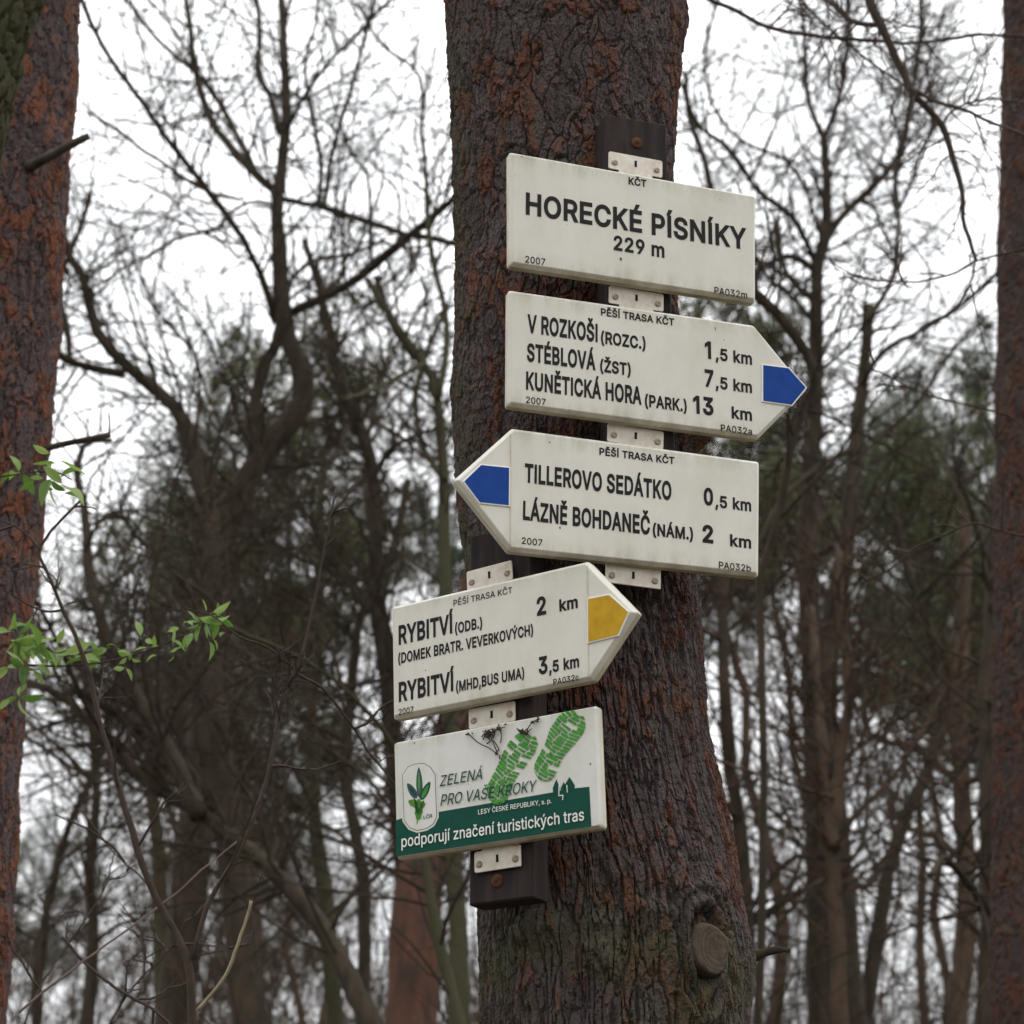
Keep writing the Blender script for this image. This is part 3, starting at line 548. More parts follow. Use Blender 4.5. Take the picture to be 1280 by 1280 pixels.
# ---- the pine that carries the signs
EDGE = [(-260, 545, 868), (-60, 548, 864), (0, 550, 860), (60, 553, 857), (150, 562, 846), (300, 565, 845), (372, 563, 850), (500, 560, 862), (560, 562, 868),
        (640, 572, 870), (700, 578, 873), (800, 585, 880), (900, 590, 887), (1000, 592, 905), (1050, 592, 918), (1100, 593, 931), (1150, 594, 938),
        (1200, 595, 941), (1280, 597, 940), (1380, 598, 943)]
TY = 3.90
prof = []
for y, l, r in EDGE:
    c = at((l + r) / 2, y, TY)
    prof.append((c[2], c[0], TY, (r - l) / 2 * mpp(TY, y) * 0.985))
zl, xl, _, rl = min(prof)
prof += [(1.2, xl, TY, rl + 0.01), (0.5, xl - 0.01, TY, rl + 0.03), (0.15, xl - 0.01, TY, rl + 0.08), (-0.1, xl - 0.01, TY, rl + 0.16), (6.0, -0.02, TY + 0.05, 0.195), (9.0, 0.05, TY + 0.1, 0.17)]
kz = at(885, 1190, TY - 0.13)[2]
KA = math.radians(36.5)
zlump = at(625, 1160, TY - 0.18)[2]
pine = empty('pine_tree', (prof[0][1], TY, 0), 'thick scaly pine trunk carrying the five signs, sawn knot low on its right', 'tree')


def main_ridged(Z, TH):
    z_mid = at(700, 640, TY)[2]
    return sstep(z_mid + 0.05 * np.sin(TH * 3) - Z, -0.35, 0.45) * 0.92


def main_green(Z, TH):
    left = sstep(-TH_wrap(TH), 0.75, 1.35)
    lowg = sstep(at(700, 1080, TY)[2] - Z, 0, 0.18) * 0.8
    return np.clip(left * 0.9 + lowg, 0, 1)


def TH_wrap(TH):
    return (TH + math.pi) % (2 * math.pi) - math.pi


bumps = [(KA, kz, 0.075, 0.085, 0.022), (KA, kz, 0.036, 0.041, -0.030, 0.0, 1.0),            # swelling and the hollow the cut sits in
         (KA, kz, 0.036, 0.041, 0.020, 1.65, 0.33), (KA, kz, 0.036, 0.041, -0.015, 1.12, 0.12), (KA, kz - 0.01, 0.036, 0.045, 0.012, 2.5, 0.22),
         (KA - 0.05, kz - 0.062, 0.035, 0.016, -0.022), (KA - 0.42, kz + 0.050, 0.05, 0.018, 0.014), (KA - 0.75, kz + 0.03, 0.04, 0.012, 0.010), (KA + 0.2, kz + 0.10, 0.05, 0.02, 0.010),
         (math.radians(-35), zlump, 0.07, 0.03, 0.022), (math.radians(-8), zlump - 0.05, 0.05, 0.03, 0.014),
         (math.radians(72), at(905, 562, TY)[2], 0.035, 0.028, 0.040),                       # burl between the second and third sign
         (math.radians(85), at(900, 30, TY)[2], 0.05, 0.03, 0.007), (math.radians(80), kz - 0.01, 0.05, 0.05, 0.012)]
me, org, surf = pine_bole('trunk', prof, 0.0030, 0.0026, (at(700, 1330, TY)[2], at(700, -40, TY)[2]), M['bark_main'], 3, main_ridged, bumps, 1.0, main_green, 0.10, 0.04)
o = link('trunk', me, None, pine); o.location = Vector(org) - pine.location


def world_part(name, me, mat, parent):
    """mesh given in world coordinates, parented to a thing whose origin is elsewhere"""
    o = link(name, me, mat, parent)
    o.matrix_parent_inverse = Matrix.Translation(-parent.location) if parent.rotation_euler[:] == (0, 0, 0) else parent.matrix_world.inverted()
    return o


def sawn_face(parent, centre, nrm, rx, rz, mat):
    nrm = norm(np.array(nrm, float)); up = np.array([0, 0, 1.0]); u = norm(np.cross(up, nrm)); vv = np.cross(nrm, u)
    g = Geo(); rings = [(0.0, -0.030), (0.97, -0.030)]
    vs_, fs = [], []
    prof_ = [(1.08, -0.05), (1.05, -0.004), (0.99, 0.004), (0.90, 0.005), (0.7, 0.0035), (0.45, 0.004), (0.2, 0.003)]
    n = 28
    gg = np.random.default_rng(5)
    jit = 1 + 0.05 * np.sin(np.arange(n) * 0.9) + 0.03 * gg.random(n)
    for r, h in prof_:
        for k in range(n):
            a = 2 * math.pi * k / n
            p = centre + u * math.cos(a) * rx * r * jit[k] + vv * math.sin(a) * rz * r * jit[k] + nrm * (h + 0.001 * gg.random())
            vs_.append(p)
    for j in range(len(prof_) - 1):
        for k in range(n):
            fs.append((j * n + k, j * n + (k + 1) % n, (j + 1) * n + (k + 1) % n, (j + 1) * n + k))
    g.raw(vs_, fs); g.f.append((np.arange(n) + (len(prof_) - 1) * n).reshape(1, -1))
    me = g.mesh('sawn_knot')
    return world_part('sawn_knot', me, mat, parent)


mk, nk, bk = nodes('sawn_wood_weathered'); bk.inputs['Roughness'].default_value = 0.9
ck = ramp(nk, noise(nk, 60, 6), [(0.3, (0.085, 0.060, 0.036)), (0.7, (0.040, 0.029, 0.018))])
_tc = nk.nodes.new('ShaderNodeTexCoord'); _mp = nk.nodes.new('ShaderNodeMapping')
_kp = at(885, 1190, TY - 0.16); _mp.inputs['Location'].default_value = (-_kp[0] + .004, -_kp[1], -_kp[2] - .003)
_wv = nk.nodes.new('ShaderNodeTexWave'); _wv.wave_type = 'RINGS'; _wv.rings_direction = 'SPHERICAL'
for _k, _v in (('Scale', 55), ('Distortion', 2.5), ('Detail', 3), ('Detail Scale', 1.5)): _wv.inputs[_k].default_value = _v
nk.links.new(_tc.outputs['Object'], _mp.inputs[0]); nk.links.new(_mp.outputs[0], _wv.inputs[0])
ck = mixc(nk, math_(nk, 'MULTIPLY', _wv.outputs[1], 0.55), ck, (0.022, 0.015, 0.010))
nk.links.new(ck, bk.inputs['Base Color']); bump(nk, bk, noise(nk, 120, 6), 0.8, 0.003)
sx_, sy_, sr_ = surf(KA, kz)
nrm = np.array([math.sin(KA), -math.cos(KA), -0.03])
kc = np.array([sx_, sy_, kz]) + nrm * (sr_ + 0.017)
tag(sawn_face(pine, kc, nrm, 0.034, 0.038, mk), 'round sawn branch stub on the lower right of the trunk')
# broken dead stub sticking out to the right
g = Geo()
p = [at(915, 1200, TY), at(950, 1193, TY - 0.02), at(972, 1187, TY - 0.03), at(988, 1188, TY - 0.03)]
g.tube1(catmull(p, 10), np.linspace(0.012, 0.004, 10) * (1 + 0.2 * np.sin(np.arange(10) * 2.1)), 8)
world_part('dead_branch_stub', g.mesh('dead_branch_stub'), M['bark_dark'], pine)


# ---- reddish pine at the left edge
def edge_prof(rows, Y, ground_r):
    pr = []
    for y, c, wd in rows:
        q = at(c, y, Y); pr.append((q[2], q[0], Y, wd / 2 * mpp(Y, y)))
    z, x, _, r = min(pr)
    pr += [(0.6, x - 0.02, Y, r + 0.02), (-0.1, x - 0.03, Y, ground_r)]
    z, x, _, r = max(pr)
    pr += [(z + 4, x + 0.15, Y, r * 0.85), (z + 9, x + 0.25, Y, r * 0.6)]
    return pr


LY = 5.6
rows = [(-60, 26, 160), (0, 22, 160), (150, 12, 161), (300, 0, 162), (500, -13, 163), (600, -22, 163), (780, -40, 163), (900, -51, 164), (1280, -72, 168)]
lp = edge_prof(rows, LY, 0.30)
left_pine = empty('pine_tree', (lp[-3][1], LY, 0), 'rust red flaking pine trunk cut by the left edge of the view', 'tree')
me, org, _s = pine_bole('trunk', lp, 0.0055, 0.005, (at(0, 1330, LY)[2], at(0, -40, LY)[2]), M['bark_red'], 11, None, [(math.radians(60), at(40, 205, LY)[2], 0.05, 0.06, 0.03)], 1.1)
o = link('trunk', me, None, left_pine); o.location = Vector(org) - left_pine.location
g = Geo()
g.tube1(catmull([at(30, 212, LY - 0.12), at(60, 196, LY - 0.2), at(90, 180, LY - 0.22), at(111, 170, LY - 0.22)], 10), np.linspace(0.016, 0.009, 10), 8)
world_part('dead_branch_stub', g.mesh('dead_branch_stub'), M['bark_grey'], left_pine)
g = Geo()
g.tube1(catmull([at(20, 572, LY), at(80, 555, LY - 0.05), at(110, 549, LY - 0.06), at(138, 543, LY - 0.06)], 10), np.linspace(0.009, 0.007, 10), 8)
g.tube1(catmull([at(136, 544, LY - 0.06), at(137, 530, LY - 0.06), at(136, 516, LY - 0.06)], 6), np.linspace(0.003, 0.0015, 6), 6)
world_part('dead_branch_stub', g.mesh('dead_branch_stub'), M['bark_grey'], left_pine)

# ---- slim pine at the right edge
RY = 9.0
rows = [(-60, 1291, 74), (0, 1290, 74), (300, 1284, 76), (600, 1281, 78), (780, 1280, 80), (1280, 1277, 84)]
rp = edge_prof(rows, RY, 0.2)
right_pine = empty('pine_tree', (rp[-3][1], RY, 0), 'slim straight reddish pine trunk running up the right edge', 'tree')
me, org, _s = pine_bole('trunk', rp, 0.011, 0.010, (at(0, 1330, RY)[2], at(0, -40, RY)[2]), M['bark_right'], 23, None, [], 1.2)
o = link('trunk', me, None, right_pine); o.location = Vector(org) - right_pine.location
# ---------------------------------------------------------------- sign materials
def enamel(name, base, dirt, amt, streak=(14, 14, 7), rough=0.42):
    m, n, b = nodes(name)
    b.inputs['Roughness'].default_value = rough
    s = noise(n, 1.0, 6, streak, 0.65)
    fine = noise(n, 90, 5)
    c = mixc(n, math_(n, 'MULTIPLY', ramp(n, s, [(0.42, (0, 0, 0)), (0.78, (1, 1, 1))]), amt), base, dirt)
    # grime and algae settled along the upper and lower edges
    tcx = n.nodes.new('ShaderNodeTexCoord'); sxyz = n.nodes.new('ShaderNodeSeparateXYZ'); n.links.new(tcx.outputs['Object'], sxyz.inputs[0])
    az = n.nodes.new('ShaderNodeMapRange'); az.inputs['From Min'].default_value = 0.070; az.inputs['From Max'].default_value = 0.102
    n.links.new(math_(n, 'ABSOLUTE', sxyz.outputs['Z']), az.inputs['Value'])
    gm = math_(n, 'MULTIPLY', az.outputs[0], ramp(n, noise(n, 28, 6, (1, 1, 0.35), 0.7), [(0.42, (0, 0, 0)), (0.70, (1, 1, 1))]))
    c = mixc(n, math_(n, 'MULTIPLY', gm, 0.8), c, (0.27, 0.27, 0.17))
    sp = ramp(n, noise(n, 170, 2), [(0.735, (0, 0, 0)), (0.77, (1, 1, 1))])
    c = mixc(n, math_(n, 'MULTIPLY', sp, 0.7), c, (0.12, 0.10, 0.07))
    c = mixc(n, math_(n, 'MULTIPLY', fine, 0.12), c, dirt)
    n.links.new(c, b.inputs['Base Color'])
    rr = n.nodes.new('ShaderNodeMapRange'); rr.inputs['To Min'].default_value = rough; rr.inputs['To Max'].default_value = rough + 0.3
    n.links.new(s, rr.inputs['Value']); n.links.new(rr.outputs[0], b.inputs['Roughness'])
    bump(n, b, fine, 0.15, 0.0006)
    return m


M['panel'] = enamel('cream_enamelled_sheet', (0.60, 0.585, 0.525), (0.40, 0.37, 0.28), 0.38)
M['panel_edge'] = enamel('cream_sheet_edge_grimy', (0.58, 0.54, 0.44), (0.22, 0.18, 0.10), 0.8)
M['panel_logo'] = enamel('white_sheet_with_algae', (0.60, 0.59, 0.56), (0.34, 0.37, 0.23), 0.5)
M['tab'] = enamel('cream_mounting_plate', (0.65, 0.63, 0.56), (0.36, 0.22, 0.12), 0.55, (50, 50, 40))
M['ink'] = simple('black_print', (0.012, 0.012, 0.012), 0.5)
M['blue'] = simple('blue_route_paint', (0.007, 0.048, 0.24), 0.6, var=0.15, scale=50)
M['yellow'] = simple('yellow_route_paint', (0.50, 0.30, 0.018), 0.6, var=0.2, scale=50)
M['white_print'] = simple('white_print', (0.70, 0.70, 0.66), 0.5)
M['green_band'] = simple('dark_green_print', (0.003, 0.060, 0.040), 0.5, var=0.15, scale=40)
M['sole_green'] = simple('leaf_green_print', (0.065, 0.27, 0.035), 0.5, col2=(0.040, 0.18, 0.028), scale=70)
M['olive_leaf'] = simple('olive_green_print', (0.09, 0.22, 0.03), 0.5, var=0.3, scale=60)
M['screw'] = simple('zinc_screw', (0.36, 0.33, 0.27), 0.45, col2=(0.16, 0.10, 0.06), metal=0.4, scale=200)
M['rust'] = simple('rusty_bolt', (0.10, 0.045, 0.022), 0.85, var=0.5, scale=150, bumpd=0.002)
M['black'] = simple('slot_black', (0.01, 0.01, 0.01), 0.7)
M['batten'] = simple('tarred_wood', (0.020, 0.017, 0.018), 0.85, col2=(0.040, 0.030, 0.027), scale=1.0, stretch=(60, 60, 6), bumpd=0.004)


class SignFrame:
    """local frame of a sign: x along the face, z up the face, -y out of it"""
    def __init__(self, Y, x, z, yaw, roll):
        y_, r_ = math.radians(yaw), math.radians(roll)
        U = np.array([math.cos(y_), math.sin(y_), 0]); Nn = np.array([math.sin(y_), -math.cos(y_), 0]); V = np.array([0, 0, 1.0])
        self.U = U * math.cos(r_) + V * math.sin(r_); self.V = V * math.cos(r_) - U * math.sin(r_); self.N = Nn
        self.O = np.array([x, Y, z])

    def loc(self, px, py, off=0.0):
        r = ray(px, py); t = ((self.O - self.N * off - CAM) @ self.N) / (r @ self.N)
        p = CAM + r * t - self.O
        return float(p @ self.U), float(p @ self.V)

    def matrix(self):
        m = Matrix.Identity(4)
        for i, c in enumerate((self.U, -self.N, self.V)):
            for j in range(3): m[j][i] = c[j]
        m.translation = Vector(self.O)
        return m

    def world(self, u, v, y=0.0):
        return self.O + self.U * u + self.V * v - self.N * y


def round_poly(pts, rad, n=5):
    pts = np.array(pts, float); out = []
    K = len(pts)
    rad = rad if hasattr(rad, '__len__') else [rad] * K
    for i in range(K):
        p, a, b = pts[i], pts[i - 1], pts[(i + 1) % K]
        da, db = norm(a - p), norm(b - p)
        ang = math.acos(np.clip(da @ db, -1, 1)); d = rad[i] / math.tan(ang / 2)
        p0, p1 = p + da * d, p + db * d
        for t in np.linspace(0, 1, n):
            out.append(p0 * (1 - t)**2 + p * 2 * t * (1 - t) + p1 * t * t)
    return np.array(out)


def inset(pts, d):
    """move a clockwise or anticlockwise outline inwards by d"""
    p = np.array(pts); e = norm(np.roll(p, -1, 0) - p)
    nrm = np.stack([-e[:, 1], e[:, 0]], 1)
    area = 0.5 * np.sum(p[:, 0] * np.roll(p[:, 1], -1) - np.roll(p[:, 0], -1) * p[:, 1])
    if area < 0: nrm = -nrm
    n0 = np.roll(nrm, 1, 0); m = norm(n0 + nrm); c = np.maximum((m * nrm).sum(1), 0.3)
    return p + m * (d / c)[:, None]


def slab(name, outline, layers, back=True, sharp=None, radii=None):
    """layers: list of (inset, y). first = back edge, last = front face"""
    g = Geo(); n = len(outline); v = []; f = []
    for ins, y in layers:
        if sharp is not None: q = round_poly(inset(np.array(sharp), ins), [max(r - ins * 0.6, 0.0015) for r in radii])
        else: q = inset(outline, ins) if ins else outline
        v += [(a, y, b) for a, b in q]
    for j in range(len(layers) - 1):
        for k in range(n):
            f.append((j * n + k, j * n + (k + 1) % n, (j + 1) * n + (k + 1) % n, (j + 1) * n + k))
    g.raw(v, f)
    g.f.append((np.arange(n) + (len(layers) - 1) * n).reshape(1, -1))
    if back: g.f.append(np.arange(n)[::-1].reshape(1, -1))
    me = g.mesh(name, smooth=False)
    import bmesh
    bm = bmesh.new(); bm.from_mesh(me); bmesh.ops.recalc_face_normals(bm, faces=bm.faces); bm.to_mesh(me); bm.free()
    return me


def flat(name, pts, y, mat, parent, thick=0.0003):
    o = link(name, slab(name, np.array(pts), [(0, y + thick), (0, y)], back=False), mat, parent)
    return o


def disc(name, u, v, r, y, h, mat, parent, n=14, dome=True):
    a = np.arange(n) * 2 * math.pi / n
    pts = np.stack([np.cos(a), np.sin(a)], 1) * r
    me = slab(name, pts, [(0, 0), (0, -h * 0.5), (r * 0.35, -h)] if dome else [(0, 0), (0, -h)])
    o = link(name, me, mat, parent); o.location = (u, y, v)
    return o


THICK = 0.020


def tab(root, fr, pc, w_px, top, mat=None, flip=False, wide=0.5):
    """mounting plate with two screws and a slot; pc = photo pixel of the slot"""
    u, v = fr.loc(*pc, off=THICK)
    s = (fr.loc(pc[0] + 30, pc[1], THICK)[0] - fr.loc(pc[0] - 30, pc[1], THICK)[0]) / 60
    W = w_px * s; a = 0.0165
    if wide:                       # T shape: ears with the screws, neck running behind the panel
        k = -1 if not flip else 1
        pts = [(-W / 2, a), (W / 2, a), (W / 2, -a), (W * 0.31, -a), (W * 0.31, -a - 0.035), (-W * 0.31, -a - 0.035), (-W * 0.31, -a), (-W / 2, -a)]
        if flip: pts = [(x, -z) for x, z in pts][::-1]
        pts = round_poly(pts, [0.004, 0.004, 0.004, 0.001, 0.001, 0.001, 0.001, 0.004], 4)
    else:
        pts = round_poly([(-W / 2, a), (W / 2, a), (W / 2, -a), (-W / 2, -a)], 0.005, 5)
    y = THICK + 0.0015
    t = link('mounting_plate', slab('mounting_plate', pts, [(0, 0.0025), (0, 0.0004), (0.0008, 0)]), M['tab'], root)
    t.location = (u, y, v); t.rotation_euler = (0, 0.03 * math.sin(u * 900 + v * 777), 0)
    for sgn in (-1, 1):
        disc('screw', sgn * W * 0.39, -0.004, 0.0055, -0.0001, 0.0028, M['screw'], t)
    sl_ = link('slot', slab('slot', np.array([(-0.0022, -0.006), (0.0022, -0.006), (0.0022, 0.006), (-0.0022, 0.006)]), [(0, 0), (0, -0.0003)]), M['black'], t)
    sl_.location = (0, -0.0002, 0.001)
    return t


def make_sign(fr, label, outline_px, radii, text, name='trail_sign', mat='panel', bev=0.0065, group=None):
    root = empty(name, fr.O, label, 'sign', group)
    root.matrix_world = fr.matrix()
    sharp = [fr.loc(*p) for p in outline_px]
    radii = list(radii) if hasattr(radii, '__len__') else [radii] * len(sharp)
    pts = round_poly(sharp, radii)
    body = link('panel', slab('panel', pts, [(0, THICK), (0, 0.0075), (0.0008, 0.0062), (bev * 0.8, 0.0006), (bev, 0.0)], sharp=sharp, radii=radii), M[mat], root)
    body.data.materials.append(M['panel_edge'])
    n = len(pts)
    for i, p in enumerate(body.data.polygons):
        if i < n or p.index == len(body.data.polygons) - 1: p.material_index = 1
    for s, x0, y0, x1, y1, cap, bold, col in text:
        u0, v0 = fr.loc(x0, y0); u1, v1 = fr.loc(x1, y1)
        xm, ym = (x0 + x1) / 2, (y0 + y1) / 2
        ch = fr.loc(xm, ym - cap)[1] - fr.loc(xm, ym)[1]
        me = text_mesh('lettering', s, u0, u1, (v0 + v1) / 2, ch, bold)
        link('lettering', me, M[col], root)
    return root


SF = {1: SignFrame(3.6286, 0.2092, 3.5098, 17.5, -0.7), 2: SignFrame(3.6281, 0.2027, 3.2569, 16.8, -0.6), 3: SignFrame(3.6298, 0.2032, 3.0093, 15.6, -1.15),
      4: SignFrame(3.6299, -0.0390, 2.7743, -31.0, 1.5), 5: SignFrame(3.6279, -0.0277, 2.5422, -29.4, 1.4)}

for k_ in ('ink', 'blue', 'yellow', 'green_band', 'sole_green', 'olive_leaf', 'black', 'batten'):
    M[k_].node_tree.nodes['Principled BSDF'].inputs['Specular IOR Level'].default_value = 0.12

# sign 1: place name
f = SF[1]
s1 = make_sign(f, 'rectangular cream sign at the top with a place name and 229 m', [(637.5, 188), (945.5, 243), (945.8, 377), (638, 330.5)], 0.006, [
    ('KČT', 785.6, 230.5, 808, 233.5, 8.3, 0.029, 'ink'),
    ('HORECKÉ PÍSNÍKY', 657, 265.8, 933.5, 312.5, 25, 0.026, 'ink'),
    ('229 m', 767, 312, 830.5, 321.5, 16.8, 0.026, 'ink'),
    ('2007', 656.5, 328, 681.5, 331.5, 8, 0.012, 'ink'),
    ('PA032m', 893, 367.5, 934, 373, 8.3, 0.012, 'ink')])
tab(s1, f, (795, 205), 67, True)
# sign 2
f = SF[2]
ar2 = [(953.4, 457), (985, 461), (1006.5, 485), (989, 506.5), (953.4, 501.6)]
s2 = make_sign(f, 'cream sign pointing right with a blue arrow tip and three destinations', [(636.5, 360.8), (943.5, 405), (1010, 486), (948.5, 547.5), (635.5, 506)], [0.006, 0.008, 0.004, 0.008, 0.006], [
    ('PĚŠÍ TRASA KČT', 751, 394, 842.7, 407, 8.3, 0.026, 'ink'),
    ('V ROZKOŠI', 659, 414.6, 747, 427, 20.8, 0.029, 'ink'),
    ('(ROZC.)', 751, 428.5, 807, 436.5, 14, 0.029, 'ink'),
    ('1', 881, 446.6, 889, 448, 19.5, 0.032, 'ink'), (',5 km', 894.5, 449.5, 940, 455.5, 13.8, 0.026, 'ink'),
    ('STÉBLOVÁ', 658.4, 450, 744.4, 462.7, 20.5, 0.029, 'ink'),
    ('(ŽST)', 750, 464, 788.4, 469, 14, 0.029, 'ink'),
    ('7', 881, 482, 892, 483.7, 19.5, 0.032, 'ink'), (',5 km', 894.5, 485, 940, 491, 13.8, 0.026, 'ink'),
    ('KUNĚTICKÁ HORA', 657.4, 485.4, 802, 505.7, 20.5, 0.029, 'ink'),
    ('(PARK.)', 806, 507.5, 858.5, 514.5, 14, 0.029, 'ink'),
    ('13', 866.4, 515, 892, 519, 20, 0.032, 'ink'), ('km', 914.5, 522.3, 940, 526, 13.8, 0.026, 'ink'),
    ('2007', 657.4, 503.4, 682, 506.8, 7.8, 0.012, 'ink'),
    ('PA032a', 901, 538.6, 940, 543.8, 8, 0.012, 'ink')])
tab(s2, f, (796, 372.5), 68, True)


def arrow(root, fr, px, mat):
    q = np.array([fr.loc(*p) for p in px])
    if 0.5 * np.sum(q[:, 0] * np.roll(q[:, 1], -1) - np.roll(q[:, 0], -1) * q[:, 1]) < 0: q = q[::-1]
    o = link('arrow_marker', slab('arrow_marker', inset(q, -0.0022), [(0, 0.001), (0, -0.0016), (0.0008, -0.0022)]), M['white_print'], root)
    c = link('colour_field', slab('colour_field', q, [(0, -0.002), (0, -0.0026)]), M[mat], o)
    return o


arrow(s2, f, ar2, 'blue')
# sign 3
f = SF[3]
s3 = make_sign(f, 'cream sign pointing left with a blue arrow tip and two destinations', [(641, 534), (950.7, 575.7), (949.5, 720), (637.5, 687.5), (568, 599)], [0.008, 0.006, 0.006, 0.008, 0.004], [
    ('PĚŠÍ TRASA KČT', 749, 569, 843, 579.5, 8.3, 0.026, 'ink'),
    ('TILLEROVO SEDÁTKO', 655.7, 601.3, 839.3, 625, 21.5, 0.029, 'ink'),
    ('0', 879.6, 629.8, 891.4, 631.5, 19.5, 0.032, 'ink'), (',5 km', 894, 633.5, 939, 639, 13.8, 0.026, 'ink'),
    ('LÁZNĚ BOHDANEČ', 653.5, 648.4, 812.5, 667.8, 21.5, 0.029, 'ink'),
    ('(NÁM.)', 815.8, 668.5, 866.3, 675, 14, 0.029, 'ink'),
    ('2', 878, 676.8, 891.6, 678.6, 20, 0.032, 'ink'), ('km', 912.5, 682, 939, 685.5, 13.8, 0.026, 'ink'),
    ('2007', 652, 679.7, 677.8, 682.5, 8, 0.012, 'ink'),
    ('PA032b', 898.6, 709.8, 938.5, 715, 8, 0.012, 'ink')])
tab(s3, f, (795, 545), 70, True)
tab(s3, f, (792, 719.5), 69, False, flip=True)
arrow(s3, f, [(580, 602.4), (601, 582), (636, 585.5), (635.5, 632.2), (599.3, 628.3)], 'blue')


def seam(root, fr, a, b):
    (u0, v0), (u1, v1) = fr.loc(*a), fr.loc(*b)
    o = link('arrowhead_seam', slab('arrowhead_seam', np.array([(u0 - 0.0008, v0), (u0 + 0.0008, v0), (u1 + 0.0008, v1), (u1 - 0.0008, v1)]), [(0, 0), (0, -0.0012)]), M['panel_edge'], root)


seam(s3, f, (638.3, 543), (638, 681))
# sign 4
f = SF[4]
s4 = make_sign(f, 'cream sign pointing right with a yellow arrow tip, tilted the other way', [(487.6, 757.8), (733, 700.5), (795, 764), (739, 849.5), (489.6, 899)], [0.006, 0.008, 0.004, 0.008, 0.006], [
    ('PĚŠÍ TRASA KČT', 567, 755.5, 640.6, 743.5, 7.5, 0.008, 'ink'),
    ('RYBITVÍ', 498.5, 804, 566.7, 791.5, 22, 0.029, 'ink'),
    ('(ODB.)', 569, 791.5, 603, 785, 12.5, 0.026, 'ink'),
    ('2', 671.3, 768.8, 683, 767, 21, 0.030, 'ink'), ('km', 699.5, 763.6, 722.5, 759.5, 14, 0.029, 'ink'),
    ('(DOMEK BRATR. VEVERKOVÝCH)', 498, 826, 666.8, 797, 12.5, 0.026, 'ink'),
    ('RYBITVÍ', 498.7, 875.5, 568, 863.5, 22.5, 0.029, 'ink'),
    ('(MHD,BUS UMA)', 570.3, 863.5, 655.6, 848.5, 12.5, 0.026, 'ink'),
    ('3', 673.6, 842.5, 684.8, 840.5, 20, 0.030, 'ink'), (',5 km', 686.5, 840.5, 724.2, 833.5, 13.5, 0.029, 'ink'),
    ('2007', 498.7, 894, 517, 890.5, 7.5, 0.010, 'ink'),
    ('PA032c', 692, 856.5, 724, 850, 7.5, 0.010, 'ink')])
tab(s4, f, (611, 719), 57, True)
arrow(s4, f, [(736, 749.4), (762, 744.3), (786, 765.5), (773, 794), (736.3, 803)], 'yellow')
seam(s4, f, (734.3, 707), (735.5, 844))
# sign 5
f = SF[5]
s5 = make_sign(f, 'green and white sponsor sign with two green shoe prints, lowest of the five', [(490.6, 927.5), (744.8, 880.8), (751, 1034), (494.4, 1074)], 0.006, [], mat='panel_logo', bev=0.004)
tab(s5, f, (614, 893.5), 58, True)
tab(s5, f, (621, 1073.5), 58, False, flip=True)


def z5(x, y):          # pixel of a close look at this sign -> photo pixel
    return 490 + x / 4.7407, 880 + y / 4.7407


L5 = lambda x, y: f.loc(*z5(x, y))
band = [(22, 690), (62, 676), (66, 690), (150, 690), (262, 690), (272, 640), (960, 522), (968, 518), (1075, 500), (1170, 490), (1182, 725), (24, 905)]
flat('green_band', [L5(*p) for p in band], -0.0002, M['green_band'], s5)
# little fir silhouettes growing out of the band
for cx, top, wd, base in ((974, 445, 19, 528), (1018, 462, 17, 522), (1052, 432, 29, 515)):
    pts = [L5(cx - wd, base), L5(cx - wd * 1.1, base - (base - top) * .35), L5(cx - wd * .6, base - (base - top) * .65), L5(cx, top), L5(cx + wd * .6, base - (base - top) * .68), L5(cx + wd * 1.1, base - (base - top) * .38), L5(cx + wd, base - 5)]
    flat('fir_silhouette', pts, -0.0004, M['green_band'], s5)
g = Geo()
for a_, b_ in (((992, 470), (990, 545)), ((990, 545), (1015, 540)), ((1015, 540), (1012, 570)), ((1037, 480), (1040, 525))):
    (u0, v0), (u1, v1) = L5(*a_), L5(*b_); d = norm(np.array([u1 - u0, v1 - v0])); nn_ = np.array([-d[1], d[0]]) * 0.0007
    g.raw([(u0 + nn_[0], -0.0009, v0 + nn_[1]), (u1 + nn_[0], -0.0009, v1 + nn_[1]), (u1 - nn_[0], -0.0009, v1 - nn_[1]), (u0 - nn_[0], -0.0009, v0 - nn_[1])], [(0, 1, 2, 3)])
link('white_line', g.mesh('white_line', smooth=False), M['white_print'], s5)
# badge
badge = [(62, 420), (95, 372), (130, 356), (190, 350), (228, 372), (258, 415), (268, 670), (245, 715), (205, 740), (150, 752), (105, 735), (72, 690)]
bq = np.array([L5(*p) for p in badge])
bq = round_poly(bq, 0.003, 3)
if 0.5 * np.sum(bq[:, 0] * np.roll(bq[:, 1], -1) - np.roll(bq[:, 0], -1) * bq[:, 1]) < 0: bq = bq[::-1]
flat('badge_edge', inset(bq, -0.0030), -0.0005, M['panel_logo'], s5)
flat('badge_outline', bq, -0.0007, M['green_band'], s5)
flat('badge_field', inset(bq, 0.0010), -0.0009, M['panel_logo'], s5)


def leafshape(x0, y0, x1, y1, wd, name, mat, y=-0.0012, lob=0.0):
    a_ = np.array(L5(x0, y0)); b_ = np.array(L5(x1, y1)); ax = b_ - a_; n_ = np.array([-ax[1], ax[0]]) / np.linalg.norm(ax)
    t = np.linspace(0, 1, 13); prof_ = np.sin(np.pi * t**0.8) ** 0.6 * wd * (1 + lob * np.sin(t * 22))
    L_ = [a_ + ax * q + n_ * p_ for q, p_ in zip(t, prof_)]; R_ = [a_ + ax * q - n_ * p_ for q, p_ in zip(t[1:-1], prof_[1:-1])]
    flat(name, L_ + R_[::-1], y, M[mat], s5)


